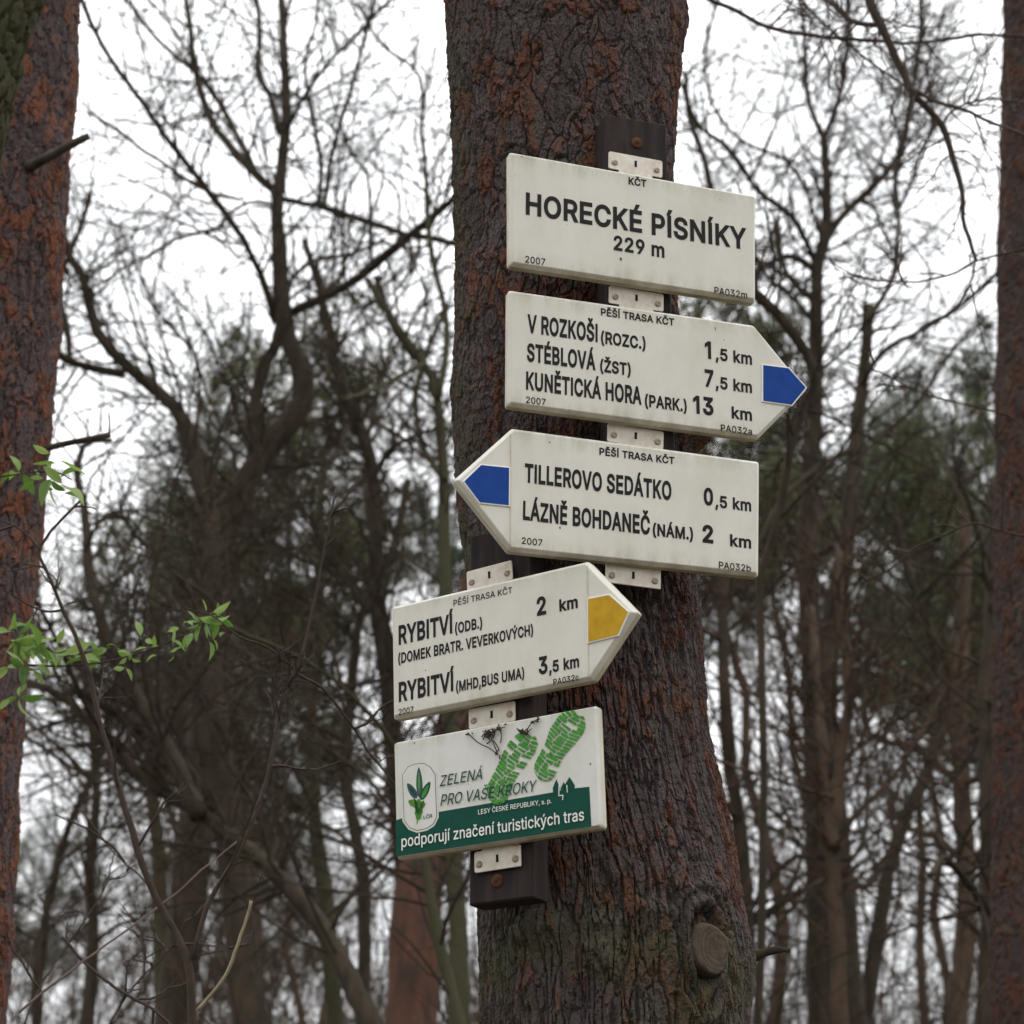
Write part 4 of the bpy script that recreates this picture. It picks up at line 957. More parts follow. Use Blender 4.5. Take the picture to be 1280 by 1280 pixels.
M['navy_print'] = simple('navy_green_print', (0.008, 0.040, 0.055), 0.5)
for a_ in ((168, 560, 160, 375, 0.0058, 'navy_print'), (150, 560, 92, 470, 0.0060, 'navy_print'), (172, 570, 228, 460, 0.0065, 'green_band')):
    leafshape(*a_[:5], 'sprig_leaf', a_[5])
for a_ in ((165, 535, 162, 405, 0.0019, 'sole_green'), (143, 545, 104, 485, 0.0024, 'green_band'), (180, 560, 218, 480, 0.0036, 'sole_green'), (160, 600, 100, 575, 0.0058, 'olive_leaf'), (165, 600, 200, 595, 0.0058, 'olive_leaf'),
           (160, 690, 160, 560, 0.0068, 'sole_green'), (160, 660, 135, 560, 0.003, 'green_band'), (162, 660, 190, 570, 0.0032, 'olive_leaf')):
    leafshape(*a_[:5], 'sprig_leaf', a_[5], y=-0.0016, lob=0.15)
leafshape(150, 715, 160, 640, 0.0009, 'sprig_stem', 'olive_leaf', y=-0.0018)
TXT5 = [('LČR', (190, 683), (242, 672), 20, 0.012, 'green_band'), ('ZELENÁ', (286, 490), (538, 445), 62, 0.004, 'green_band'), ('PRO VAŠE KROKY', (290, 604), (852, 518), 64, 0.004, 'green_band'),
        ('LESY ČESKÉ REPUBLIKY, s. p.', (514, 656), (948, 588), 28, 0.006, 'white_print'), ('podporují značení turistických tras', (60, 862), (1142, 692), 66, 0.008, 'white_print')]
for s_, a_, b_, cap_, bold_, col_ in TXT5:
    (x0, y0), (x1, y1) = z5(*a_), z5(*b_)
    if s_.startswith('podp'): y0 -= 2.5; y1 -= 0.5
    u0, v0 = f.loc(x0, y0); u1, v1 = f.loc(x1, y1); ch = f.loc(x0, y0 - cap_ / 4.74)[1] - f.loc(x0, y0)[1]
    me = text_mesh('lettering', s_, u0, u1, 0, ch, bold_)
    # baseline runs between the two measured ends
    co = np.empty(len(me.vertices) * 3); me.vertices.foreach_get('co', co); co = co.reshape(-1, 3)
    if s_[0] in 'ZP': co[:, 0] += co[:, 2] * 0.20      # slanted type
    co[:, 2] += v0 + (co[:, 0] - u0) / (u1 - u0) * (v1 - v0); co[:, 1] = -0.0019
    me.vertices.foreach_set('co', co.ravel())
    link('lettering', me, M[col_], s5)


# shoe prints: rows of tread lugs inside a sole outline
def shoe(heel, toe, wtoe, wheel_, wwaist, sd, clip=None):
    g = Geo(); gg = np.random.default_rng(sd)
    H = np.array(L5(*heel)); T_ = np.array(L5(*toe)); ax = T_ - H; Ln = np.linalg.norm(ax); ax = ax / Ln; pr = np.array([-ax[1], ax[0]])
    rows_ = 20
    def wd(t):
        base = np.interp(t, [0, .03, .12, .28, .42, .6, .8, .92, 1.0], [0.3, .7, 1, .92, 0, 1, 1, .8, .25])
        k = wheel_ if t < .35 else wtoe
        wv = np.interp(t, [0, .03, .12, .28, .42, .6, .8, .92, 1.0], [wheel_ * .35, wheel_ * .75, wheel_, wheel_ * .95, wwaist, wtoe * .95, wtoe, wtoe * .82, wtoe * .3])
        return wv
    cpos = lambda t: H + ax * Ln * t + pr * Ln * 0.05 * math.sin(t * 3.0)
    for i in range(rows_):
        t0, t1 = (i + .11) / rows_, (i + .87) / rows_
        cuts = np.array([-1, -0.36, 0.30, 1]) + gg.normal(size=4) * [0, .12, .12, 0]
        for a, b in zip(cuts[:-1], cuts[1:]):
            a2, b2 = a + .05, b - .05
            if i % 3 == 1 and gg.random() < .25: continue
            w0, w1 = wd(t0), wd(t1); sl = 0.020 * (0.5 - gg.random() * .4)
            quad = []
            for tt, ww, aa in ((t0, w0, a2), (t0, w0, b2), (t1, w1, b2), (t1, w1, a2)):
                p_ = cpos(tt + 0.07 * abs(aa) * 0.6 - 0.02) + pr * ww * aa
                p_ = p_ + gg.normal(size=2) * 0.0004
                if clip: p_[0] = min(p_[0], clip)
                quad.append((p_[0], -0.0014, p_[1]))
            g.raw(quad, [(0, 1, 2, 3)])
    return link('shoe_print', g.mesh('shoe_print', smooth=False), M['sole_green'], s5)


shoe((600, 590), (828, 185), 0.0265, 0.0230, 0.0215, 3)
shoe((880, 452), (1110, 62), 0.0285, 0.0225, 0.0215, 4, clip=L5(1148, 100)[0])

# chips and scratches in the enamel
for fr_, rt_, x, y, w_, h_ in ((SF[1], s1, 776, 324, 3, 5), (SF[2], s2, 894, 411, 1, 6), (SF[3], s3, 687, 553, 2, 2), (SF[3], s3, 700, 660, 1.5, 4), (SF[3], s3, 702, 655, 1, 1.5), (SF[1], s1, 652, 196, 2, 1.5),
                               (SF[4], s4, 652, 712, 2, 1.5), (SF[4], s4, 532, 838, 1.2, 2), (SF[5], s5, 518, 929, 1.5, 3), (SF[5], s5, 738, 955, 2.5, 2), (SF[2], s2, 905, 425, 1, 2), (SF[1], s1, 900, 250, 2, 1)):
    a_ = fr_.loc(x, y); k_ = 0.0013 / 2
    ps = [(a_[0] + math.cos(t) * w_ * k_ * (1 + .3 * math.sin(3 * t)), a_[1] + math.sin(t) * h_ * k_) for t in np.linspace(0, 2 * math.pi, 8)[:-1]]
    flat('enamel_chip', ps, -0.0004, M['rust'], rt_)

# dry plant fragments caught on top of the lowest sign
deb = empty('plant_debris', f.world(*L5(640, 160)), 'dry stalks and seed fluff stuck on the upper edge of the sponsor sign', 'debris')
g = Geo(); gg = np.random.default_rng(8)
def w5(x, y, off=0.004): u, v = L5(x, y); return f.world(u, v, -off)
for pl in ([(462, 180), (530, 240), (585, 265), (640, 308)], [(640, 308), (612, 240), (590, 190), (575, 160)], [(545, 215), (575, 165), (610, 150), (645, 160)], [(650, 235), (655, 180), (640, 140)],
           [(750, 148), (770, 175), (800, 178), (838, 150)], [(808, 160), (845, 115), (870, 92)], [(570, 240), (600, 220), (640, 270)], [(640, 150), (680, 140)], [(540, 200), (560, 170), (545, 165)]):
    q = catmull([w5(x, y, 0.003 + gg.random() * .004) for x, y in pl], 7)
    g.tube1(q, np.linspace(0.0011, 0.0007, 7), 5)
for x, y, n_ in ((575, 190, 16), (600, 170, 10), (785, 165, 10), (655, 145, 6), (640, 300, 3), (465, 182, 3), (850, 105, 5)):
    for k in range(n_):
        c0 = w5(x + gg.normal() * 14, y + gg.normal() * 12); d_ = norm(gg.normal(size=3)) * 0.0035
        g.tube1([c0 - d_, c0, c0 + d_], [0.0006, 0.0015, 0.0005], 4)
world_part('stalks', g.mesh('stalks'), M['twig_near'], deb)


# ---------------------------------------------------------------- battens behind the signs
def batten(fr, x0, x1, ytop, ybot, label, bolts, depth):
    off = THICK + 0.011
    u0, v0 = fr.loc(x0, ytop, off); u1, _ = fr.loc(x1, ytop, off)
    _, v1 = fr.loc((x0 + x1) / 2, ybot, off)
    vt = fr.loc((x0 + x1) / 2, ytop, off)[1]
    root = empty('wooden_batten', fr.O, label, 'batten')
    root.matrix_world = fr.matrix()
    pts = round_poly([(u0, vt), (u0, v1), (u1, v1), (u1, vt)], 0.001, 2)
    link('board', slab('board', pts, [(0, off + depth), (0, off + 0.003), (0.003, off)]), M['batten'], root)
    for bx, by in bolts:
        bu, bv = fr.loc(bx, by, off)
        b_ = disc('bolt', bu, bv, 0.0105, off - 0.0002, 0.004, M['rust'], root, 18)
        disc('bolt_centre', 0, 0, 0.0045, -0.0035, 0.0025, M['rust'], b_, 6)
    return root


batten(SignFrame(3.6281, 0.2027, 3.2569, 16.8, 0), 757, 833, 149, 700, 'black wooden batten with a rusty bolt behind the three upper signs', [(796, 179)], 0.075)
batten(SignFrame(3.6295, -0.0340, 2.70, -30.2, 0.3), 587, 664, 662, 1127, 'black wooden batten behind the two lower signs, bolt at its foot', [(622, 1101)], 0.045)
# ---------------------------------------------------------------- traced bare trees
def limb_path(pts, Y0, Y1, n=30, wob=0.9, g=rng):
    """pts rows (px, py); depth runs from Y0 to Y1"""
    d = np.r_[0, np.cumsum([math.dist(a, b) for a, b in zip(pts[:-1], pts[1:])])]; d = d / d[-1]
    P = np.array([at(x, y, Y0 + (Y1 - Y0) * t) for (x, y), t in zip(pts, d)])
    q = catmull(P, n)
    step = np.linalg.norm(q[-1] - q[0]) / n
    jit = np.cumsum(g.normal(size=(n, 3)), axis=0); jit -= np.linspace(0, 1, n)[:, None] * jit[-1]
    return q + jit * step * 0.05 * wob


def limb_rad(w0, w1, Y, n=30, g=rng):
    r = np.linspace(w0, w1, n) / 2 * mpp(Y)
    return r * (1 + 0.07 * np.convolve(g.normal(size=n), [0.25, 0.5, 0.25], 'same'))


def twiggy(P, R, dens, scale, mat, parent, seed, gens=3, ang=(35, 80), up=0.05, red=0.0, rmin=0.0022, name='twigs'):
    """finer shoots all along the given limbs, joined"""
    g_ = np.random.default_rng(seed)
    n1 = max(4, int(dens))
    G1 = sprout(P, R, n1, (0.6 * scale, 2.1 * scale), ang, 9, up, 0.17, 0.5, rmin * 2.4, 0.011 * scale + 0.002, g=g_, tmin=0.12)
    geo = Geo(); geo.tubes(*G1, sides=4)
    G2 = sprout(*G1, int(n1 * 3.4), (0.3 * scale, 1.0 * scale), (30, 70), 6, up, 0.22, 0.62, rmin * 1.5, g=g_)
    geo.tubes(*G2, sides=3)
    if gens > 2:
        G3 = sprout(*G2, int(n1 * 6.5), (0.12 * scale, 0.42 * scale), (30, 70), 4, up, 0.22, 0.65, rmin * 1.05, g=g_)
        geo.tubes(*G3, sides=3)
    o = world_part(name, geo.mesh(name), mat, parent)
    o['kind'] = 'stuff'
    return o


def to_ground(P, R, n=8, spread=1.35):
    """continue the lower end (first point) of a trunk down to the ground"""
    d = P[0] - P[min(4, len(P) - 1)]; slope = d[:2] / max(-d[2], 0.05); slope = np.clip(slope, -0.25, 0.25)
    z = P[0, 2]; t = np.linspace(1, 0, n)[:-1]
    ext = np.array([[P[0, 0] + slope[0] * z * (1 - (1 - q))**1 * 0.5 * q, P[0, 1], z * (1 - q) - 0.1] for q in t])
    rr = R[0] * (1 + (spread - 1) * t)
    return np.vstack([ext, P]), np.r_[rr, R]


def traced_tree(label, Y, trunk, limbs, mat, twig_mat, dens=60, scale=1.0, seed=0, group=None, name='bare_tree', ground_=True, gens=3, up=0.05, rmin=0.0022):
    """trunk: (pts from the bottom up, w0, w1, dY); limbs: list of the same"""
    g_ = np.random.default_rng(seed)
    pts, w0, w1, dY = trunk
    P = limb_path(pts, Y, Y + dY, g=g_); R = limb_rad(w0, w1, Y, g=g_)
    TP, TR = [P], [R]
    if ground_: Pt, Rt = to_ground(P, R)
    else: Pt, Rt = P, R
    base = Pt[0].copy(); base[2] = max(base[2], 0)
    root = empty(name, base, label, 'tree', group)
    if name == 'leaning_trunk':
        # close enough to show its bark: furrowed surface
        Pd, Rd = catmull(Pt, 420), np.interp(np.linspace(0, 1, 420), np.linspace(0, 1, len(Rt)), Rt)
        v, q = tube_arrays(Pd[None], Rd[None], 90)
        ii, jj = np.meshgrid(np.arange(420), np.arange(90), indexing='ij')
        w1_, w2_, wi, wd = worley(jj / 90 * 16 + vnoise(jj / 90 * 20, ii / 6.0, 20, 3) * .9, ii / 7.0, 16, 77)
        hh = sstep(w2_ - w1_, 0, .3) * .010 + wi * .006 + vnoise(jj / 90 * 45, ii / 1.5, 45, 5) * .006
        axis = np.repeat(Pd, 90, 0); v = axis + (v - axis) * (1 + (hh.ravel() / np.repeat(Rd, 90)))[:, None]
        world_part('trunk', mesh_arrays('trunk', v, [q], False), mat, root)
    else:
        g = Geo(); g.tube1(Pt, Rt, 12)
        world_part('trunk', g.mesh('trunk'), mat, root)
    for l in limbs:
        pts, w0, w1, d0, d1 = l
        P = limb_path(pts, Y + d0, Y + d1, g=g_); R = limb_rad(w0 * 1.12, w1 * 1.3, Y, g=g_)
        g = Geo(); g.tube1(P, R, 8)
        world_part('limb', g.mesh('limb'), mat, root)
        TP.append(P); TR.append(R)
    P = np.array(TP); R = np.array(TR)
    if dens: twiggy(P, R, dens, scale, twig_mat, root, seed + 100, gens, up=up, rmin=rmin)
    return root


BD, BG, BM = M['bark_dark'], M['bark_grey'], M['bark_moss']
# the big forked tree left of the signs
traced_tree('large bare tree with a many forked crown left of the signs, its trunk bending right', 14.0,
    ([(268, 700), (285, 640), (320, 585), (360, 535), (380, 500), (378, 465), (362, 430), (354, 390), (351, 330), (347, 270), (348, 235)], 38, 16, 0.4),
    [([(348, 240), (356, 170), (358, 120), (356, 60), (352, -30)], 15, 8, .4, .8),
     ([(347, 240), (322, 218), (290, 185), (262, 145), (247, 100), (238, 50), (230, -20)], 12, 6, .4, 1.2),
     ([(320, 220), (300, 175), (275, 130), (250, 95), (200, 50), (160, 0), (140, -30)], 8, 4, .5, 1.6),
     ([(345, 405), (330, 355), (305, 300), (262, 238), (225, 190), (175, 120), (140, 75), (115, 30), (95, -20)], 9, 5, .3, -1.0),
     ([(350, 165), (336, 120), (321, 95), (325, 45), (318, -20)], 9, 5, .5, 1.5),
     ([(360, 392), (400, 372), (450, 345), (490, 312), (540, 272), (580, 235)], 12, 6, .3, -1.0),
     ([(350, 248), (400, 260), (450, 278), (500, 292), (570, 305)], 8, 6, .4, -.6),
     ([(268, 665), (300, 640), (312, 600), (320, 530), (326, 470), (345, 425), (352, 400)], 18, 11, 0, .3),
     ([(357, 165), (380, 118), (410, 75), (445, 40), (500, -10)], 6, 3, .5, -1),
     ([(400, 262), (402, 200), (388, 140), (382, 80), (395, 20), (400, -20)], 6, 3, .3, 1),
     ([(405, 262), (420, 180), (440, 115), (455, 60), (470, -10)], 6, 3, .3, -1),
     ([(300, 250), (262, 240), (200, 200), (150, 165), (110, 140)], 5, 3, .1, -1.5),
     ([(345, 255), (310, 250), (270, 280), (215, 300), (170, 325), (110, 362)], 5, 2.5, .4, -1.3),
     ([(355, 380), (372, 340), (395, 325), (430, 320), (480, 300)], 6, 4, .3, .9),
     ([(470, 345), (480, 380), (500, 420), (525, 452), (545, 475)], 7, 9, -.4, -.2)],
    BD, M['twig'], 260, 0.95, 1)
# its darker upright neighbour
traced_tree('dark bare trunk with two limbs arching up to the left', 12.5,
    ([(315, 1290), (300, 1130), (290, 1050), (275, 900), (262, 830), (258, 760), (262, 690), (262, 640), (252, 590), (236, 550), (215, 510), (180, 480), (150, 455), (118, 412), (108, 360), (85, 320), (72, 262)], 42, 9, 0.6),
    [([(155, 468), (125, 462), (98, 455), (60, 438)], 11, 8, .5, .3),
     ([(88, 450), (84, 400), (75, 370), (88, 320), (100, 290), (112, 240)], 8, 5, .4, .9),
     ([(256, 790), (235, 740), (205, 700), (170, 670), (150, 640)], 7, 4, 0, -.6),
     ([(262, 610), (275, 560), (276, 530), (262, 500), (240, 440), (188, 380)], 5, 3, .5, 1.6),
     ([(290, 1050), (250, 980), (200, 930), (130, 880), (90, 860)], 14, 10, 0, -.5)],
    BD, M['twig'], 170, 0.8, 2)
traced_tree('dark curved trunk arching in from the lower left over the thicket', 10.5,
    ([(470, 1290), (430, 1215), (400, 1160), (350, 1105), (300, 1060), (250, 1020), (190, 985), (148, 945), (112, 900), (70, 865), (30, 856), (-20, 860)], 26, 9, 0.8),
    [([(250, 1020), (205, 930), (160, 850), (130, 780), (108, 700), (104, 640), (96, 590), (110, 552), (140, 550)], 22, 6, .3, 1.0),
     ([(150, 940), (110, 890), (70, 800), (40, 740)], 8, 4, .4, -.4),
     ([(105, 690), (120, 660), (150, 640), (190, 650), (240, 670)], 4, 2, .6, .2)],
    BD, M['twig'], 130, 0.75, 3)
traced_tree('slender bare trunk rising between the big forked tree and the signs', 16.0,
    ([(520, 1290), (505, 1080), (492, 950), (482, 850), (470, 760), (463, 650), (455, 580), (436, 520), (418, 470), (408, 410), (395, 350), (380, 300)], 34, 9, 0.4),
    [([(463, 600), (490, 560), (520, 545), (560, 535)], 7, 5, .2, -.5),
     ([(455, 560), (470, 500), (480, 460), (500, 425)], 6, 4, .2, 1.0),
     ([(482, 790), (450, 740), (420, 700), (380, 640), (330, 560)], 8, 4, .2, .9),
     ([(440, 520), (425, 560), (400, 600), (350, 640)], 6, 3, .3, -1)],
    BD, M['twig'], 200, 0.9, 4)
traced_tree('dark crooked trunk showing just left of the signpost tree', 12.0,
    ([(575, 1290), (568, 1100), (562, 900), (560, 760), (558, 640), (552, 560), (545, 500), (528, 455), (500, 420), (478, 380), (460, 350)], 26, 9, 0.5),
    [([(545, 500), (556, 440), (550, 380), (535, 330), (528, 240), (526, 160), (520, 90), (480, 60), (450, 5)], 8, 3, .4, 1.0),
     ([(528, 455), (500, 470), (470, 485), (430, 500)], 7, 4, .4, -.4),
     ([(556, 600), (530, 560), (520, 500), (535, 440), (560, 380)], 8, 4, .3, .8)],
    BM, M['twig'], 110, 0.8, 5)
traced_tree('leaning mossy stem below the green and white sign', 9.0,
    ([(580, 1300), (566, 1250), (550, 1180), (536, 1110), (522, 1040), (500, 940)], 15, 11, .2),
    [([(522, 1040), (505, 960), (470, 900), (420, 850), (300, 790), (270, 775)], 7, 3, .2, -.4)], BM, M['twig'], 40, 0.6, 6)

# right of the signs
traced_tree('tall bare tree with a broken top right of the blue arrow', 15.0,
    ([(1062, 1290), (1050, 1160), (1044, 1060), (1036, 960), (1030, 870), (1040, 790), (1056, 720), (1064, 650), (1070, 570), (1078, 480), (1084, 420), (1086, 382)], 44, 13, 0.5),
    [([(1078, 480), (1105, 440), (1150, 415), (1200, 385), (1240, 350), (1270, 320)], 7, 4, .4, -1),
     ([(1085, 400), (1098, 380), (1117, 345), (1122, 300), (1121, 255), (1115, 200)], 7, 4, .4, 1),
     ([(1070, 560), (1030, 580), (980, 620), (940, 690), (890, 740)], 8, 4, .4, -.5),
     ([(1064, 660), (1030, 690), (1000, 700), (960, 740), (900, 800)], 7, 4, .4, .9),
     ([(1072, 570), (1110, 540), (1150, 500), (1190, 440), (1230, 400)], 6, 3, .4, 1.2),
     ([(1046, 1095), (1080, 1108), (1100, 1085), (1125, 1030)], 8, 6, .1, .5),
     ([(1050, 1090), (1000, 1115), (950, 1150), (925, 1165)], 6, 5, 0, -1)],
    BD, M['twig'], 200, 0.9, 7)
traced_tree('twin stemmed bare tree in the gap right of the knot', 13.0,
    ([(1052, 1290), (1048, 1180), (1042, 1050), (1052, 960), (1060, 880), (1056, 800), (1050, 740), (1048, 690)], 22, 10, .2),
    [([(1043, 1060), (1030, 960), (1022, 880), (1016, 800), (1012, 760)], 15, 9, 0, .7),
     ([(1052, 1000), (1020, 990), (960, 972), (920, 960), (890, 945)], 5, 3, .1, -.8),
     ([(1045, 1040), (1080, 1010), (1110, 980), (1150, 920), (1180, 860)], 7, 4, .1, .6)],
    M['bark_pine_far'], M['twig_red'], 120, 0.75, 8)
traced_tree('bare tree with a wide fan of branches above the top sign on the right', 17.0,
    ([(1010, 700), (1012, 600), (1018, 500), (1020, 400), (1022, 340), (1030, 290), (1032, 230), (1030, 170)], 26, 11, .4),
    [([(1030, 175), (1012, 130), (1006, 80), (1004, 30), (998, -30)], 8, 4, .4, 1.2),
     ([(1031, 172), (1050, 120), (1060, 60), (1062, -20)], 7, 4, .4, -.8),
     ([(1022, 310), (1060, 265), (1100, 225), (1128, 180), (1140, 110), (1150, 40), (1152, -20)], 10, 4, .3, 1.4),
     ([(1020, 330), (990, 270), (950, 240), (915, 190), (870, 150), (850, 100)], 8, 4, .3, -1.2),
     ([(1024, 290), (1000, 230), (980, 200), (930, 180), (890, 130), (880, 60), (900, -10)], 5, 3, .3, 1.2),
     ([(890, 245), (880, 200), (862, 150), (856, 90)], 9, 5, .2, 0.1),
     ([(1120, 260), (1118, 210), (1130, 150), (1160, 80), (1180, 10)], 6, 3, .2, 1.8),
     ([(1124, 260), (1150, 200), (1165, 150), (1160, 100)], 5, 3, .2, -.9),
     ([(1022, 340), (990, 320), (960, 330), (930, 350), (880, 360)], 9, 5, .3, -.4),
     ([(1020, 380), (985, 345), (975, 310), (972, 270)], 8, 5, .3, .6),
     ([(1015, 400), (990, 372), (965, 350), (940, 310), (925, 260)], 6, 4, .3, -.9)],
    BD, M['twig'], 360, 1.0, 9)
traced_tree('dark short limb curving down beside the blue arrow tip', 8.5,
    ([(950, 720), (975, 640), (990, 560), (1008, 500), (1019, 478), (1012, 455), (996, 425), (975, 398), (945, 368), (905, 340)], 9, 15, -.2),
    [([(1019, 478), (1008, 500), (996, 540), (985, 580)], 6, 4, 0, .1)],
    BD, M['twig'], 20, 0.5, 10)
SR = [('slanting bare trunk among the bokeh gaps at the lower right', 16, [(1082, 1290), (1096, 1170), (1112, 1080), (1135, 1010), (1160, 950), (1180, 880), (1168, 810), (1145, 750), (1130, 700), (1118, 640)], 20, 8),
      ('reddish straight trunk second from the right edge', 19, [(1196, 1290), (1202, 1180), (1206, 1080), (1202, 980), (1200, 880), (1204, 760), (1206, 640)], 26, 16),
      ('dark trunk filling the lower right corner beside the slim pine', 12, [(1246, 1290), (1244, 1150), (1240, 1000), (1236, 880), (1240, 760), (1246, 600)], 44, 20),
      ('bare trunk close behind the right side of the signpost tree', 14, [(925, 1290), (930, 1150), (918, 1020), (905, 900), (900, 800), (905, 700), (915, 600)], 22, 12),
      ('thin bare trunk left of centre in the thicket', 18, [(420, 1290), (412, 1150), (400, 1020), (394, 900), (402, 780), (398, 660), (405, 560)], 20, 10),
      ('leaning bare trunk near the lower left corner', 15, [(110, 1290), (118, 1180), (115, 1080), (120, 980), (112, 880), (98, 800)], 16, 9),
      ('mossy thin trunk in the far lower left', 17, [(45, 1290), (52, 1180), (70, 1080), (118, 960), (140, 900), (150, 820)], 13, 6),
      ('dim trunk between the left pine and the forked tree', 20, [(205, 1290), (200, 1180), (196, 1080), (190, 960), (188, 860), (192, 760), (196, 660)], 20, 10),
      ('crooked dark trunk rising behind the top left of the yellow arrow sign', 15, [(450, 1290), (452, 1180), (446, 1060), (430, 960), (440, 860), (455, 760), (490, 690), (510, 600)], 18, 9)]
for i, (lb, Y, pts, w0, w1) in enumerate(SR):
    g_ = np.random.default_rng(50 + i)
    limbs = []
    for k in range(6):
        j = g_.integers(1, len(pts) - 1); x, y = pts[j]; s = g_.choice([-1, 1]); L_ = g_.uniform(60, 190)
        q = [(x, y), (x + s * L_ * .35, y - L_ * g_.uniform(.1, .5)), (x + s * L_ * .7, y - L_ * g_.uniform(.2, .9)), (x + s * L_ * g_.uniform(.7, 1.1), y - L_ * g_.uniform(.5, 1.4))]
        limbs.append((q, w1 * .6, w1 * .25, 0.1, g_.uniform(-1.2, 1.2)))
    traced_tree(lb, Y, (pts, w0, w1, .3), limbs, BM if i % 3 == 1 and i != 1 else (M['bark_pine_far'] if 'reddish' in lb else BD), M['twig_red'] if i % 2 else M['twig'], 80, 0.9, 60 + i)
# reddish pine bole behind the lowest sign
tr = traced_tree('blurred reddish pine bole behind the lowest sign', 13.0,
    ([(512, 1300), (518, 1230), (528, 1100), (548, 1010), (572, 900), (600, 720), (625, 520)], 62, 44, .3), [], M['bark_pine_red'], None, 0, 1, 70, name='pine_tree')
traced_tree('mossy leaning trunk in the upper left corner in front of the rust red pine', 4.9,
    ([(-150, 1350), (-110, 900), (-75, 500), (-48, 250), (-22, 130), (22, -10), (60, -140)], 90, 66, -.1), [], BM, None, 0, 1, 71, name='leaning_trunk')

# ---------------------------------------------------------------- near branches
def near_branch(label, name, cat, Y, lines, mat, dens, scale, seed, twig=None, rmin=0.0012, gens=2):
    g_ = np.random.default_rng(seed)
    TP, TR = [], []
    root = None
    for k, (pts, w0, w1, d0, d1) in enumerate(lines):
        P = limb_path(pts, Y + d0, Y + d1, 30, 1.0, g_); R = limb_rad(w0 * 1.25, w1 * 1.3, Y, 30, g_)
        if root is None: root = empty(name, P[0], label, cat)
        g = Geo(); g.tube1(P, R, 7)
        world_part('stem' if k == 0 else 'side_branch', g.mesh('stem'), mat, root)
        TP.append(P); TR.append(R)
    if dens: twiggy(np.array(TP), np.array(TR), dens, scale, twig or mat, root, seed + 1, gens, rmin=rmin)
    return root


near_branch('dark knobbly branch hanging down from the top right against the sky', 'hanging_branch', 'branch', 6.2,
    [([(1070, -60), (1088, 0), (1106, 40), (1130, 92), (1142, 116), (1172, 150), (1190, 198), (1203, 250), (1204, 275), (1213, 300), (1220, 325)], 12, 4, 0, 0),
     ([(1142, 112), (1180, 130), (1200, 135), (1235, 150), (1290, 172)], 4.5, 3, 0, -.2),
     ([(1100, 32), (1072, 28), (1040, 5), (1010, -20)], 6, 5, 0, .2),
     ([(1180, 150), (1195, 135), (1230, 125), (1290, 128)], 3, 2.5, 0, .2),
     ([(1220, 325), (1200, 338), (1160, 350), (1110, 352), (1060, 342), (1035, 325)], 2.5, 1.5, 0, .3),
     ([(1219, 325), (1215, 350), (1195, 385), (1150, 410)], 2.5, 1.2, 0, -.2),
     ([(1220, 326), (1250, 318), (1290, 308)], 2.5, 2, 0, 0)],
    M['twig_near'], 60, 0.16, 200)
near_branch('long thin branch crossing the sky above the signs to the right edge', 'overhead_branch', 'branch', 6.8,
    [([(840, -30), (880, -2), (920, 15), (962, 35), (1010, 45), (1055, 49), (1120, 53), (1180, 52), (1215, 45), (1290, 48)], 5.5, 3, 0, 0),
     ([(962, 34), (985, 10), (1000, -20)], 3, 2, 0, 0), ([(1055, 49), (1085, 75), (1120, 100), (1145, 116)], 3.2, 2.2, 0, 0),
     ([(1050, 48), (1020, 20), (985, -15)], 3, 2.5, 0, .2)],
    M['twig_near'], 50, 0.16, 210)
near_branch('thin reddish twig arching in from the right edge beside the dark pines', 'thin_twig', 'twig', 5.6,
    [([(1290, 672), (1250, 662), (1219, 652), (1180, 667), (1149, 680), (1111, 711), (1083, 726)], 2.6, 1.4, 0, .1),
     ([(1290, 545), (1262, 520), (1225, 508), (1160, 492), (1100, 465), (1060, 452)], 2.4, 1.2, .1, .2),
     ([(1262, 580), (1240, 540), (1225, 508)], 1.8, 1.4, .1, .1)], M['twig_red'], 16, 0.08, 220)
near_branch('forked leafless sapling in the lower left, sharply seen before the thicket', 'forked_sapling', 'sapling', 4.5,
    [([(238, 1420), (240, 1290), (240, 1250), (237, 1195), (215, 1152), (190, 1100), (162, 1010), (140, 930), (120, 850), (105, 800), (85, 755), (62, 705), (50, 688), (66, 660), (88, 638), (104, 622)], 9, 2.5, 0, 0),
     ([(240, 1200), (260, 1130), (300, 1050), (330, 960), (360, 850), (370, 820), (388, 755), (402, 700), (414, 640), (420, 610)], 5, 1.6, 0, .1),
     ([(50, 688), (30, 665), (14, 655), (-20, 650)], 2, 1.2, 0, 0),
     ([(84, 755), (110, 748), (135, 744)], 2, 1, 0, -.05),
     ([(370, 838), (340, 812), (300, 795), (268, 770), (230, 760)], 2.2, 1.2, .1, 0),
     ([(366, 840), (400, 858), (440, 905), (470, 950), (500, 990)], 3, 1.8, .1, .4),
     ([(243, 1196), (270, 1190), (296, 1183)], 1.6, .8, 0, 0),
     ([(212, 1150), (180, 1100), (140, 1060), (100, 1010)], 2, 1, 0, .2)],
    M['twig_near'], 26, 0.10, 230)
near_branch('pale barkless twig curving up at the bottom left', 'pale_twig', 'twig', 4.35,
    [([(246, 1264), (262, 1246), (280, 1222), (298, 1180), (308, 1150), (314, 1126)], 3.6, 3, 0, 0)], M['twig_pale'], 0, 0, 240)
near_branch('long straight grey stalk slanting through the forked sapling', 'dry_stalk', 'twig', 4.7,
    [([(25, 1265), (90, 1215), (160, 1165), (220, 1118), (262, 1080), (296, 1052)], 2.6, 1.6, 0, .1)], simple('grey_dry_stalk', (0.17, 0.13, 0.115), 0.8, var=0.3), 0, 0, 250)
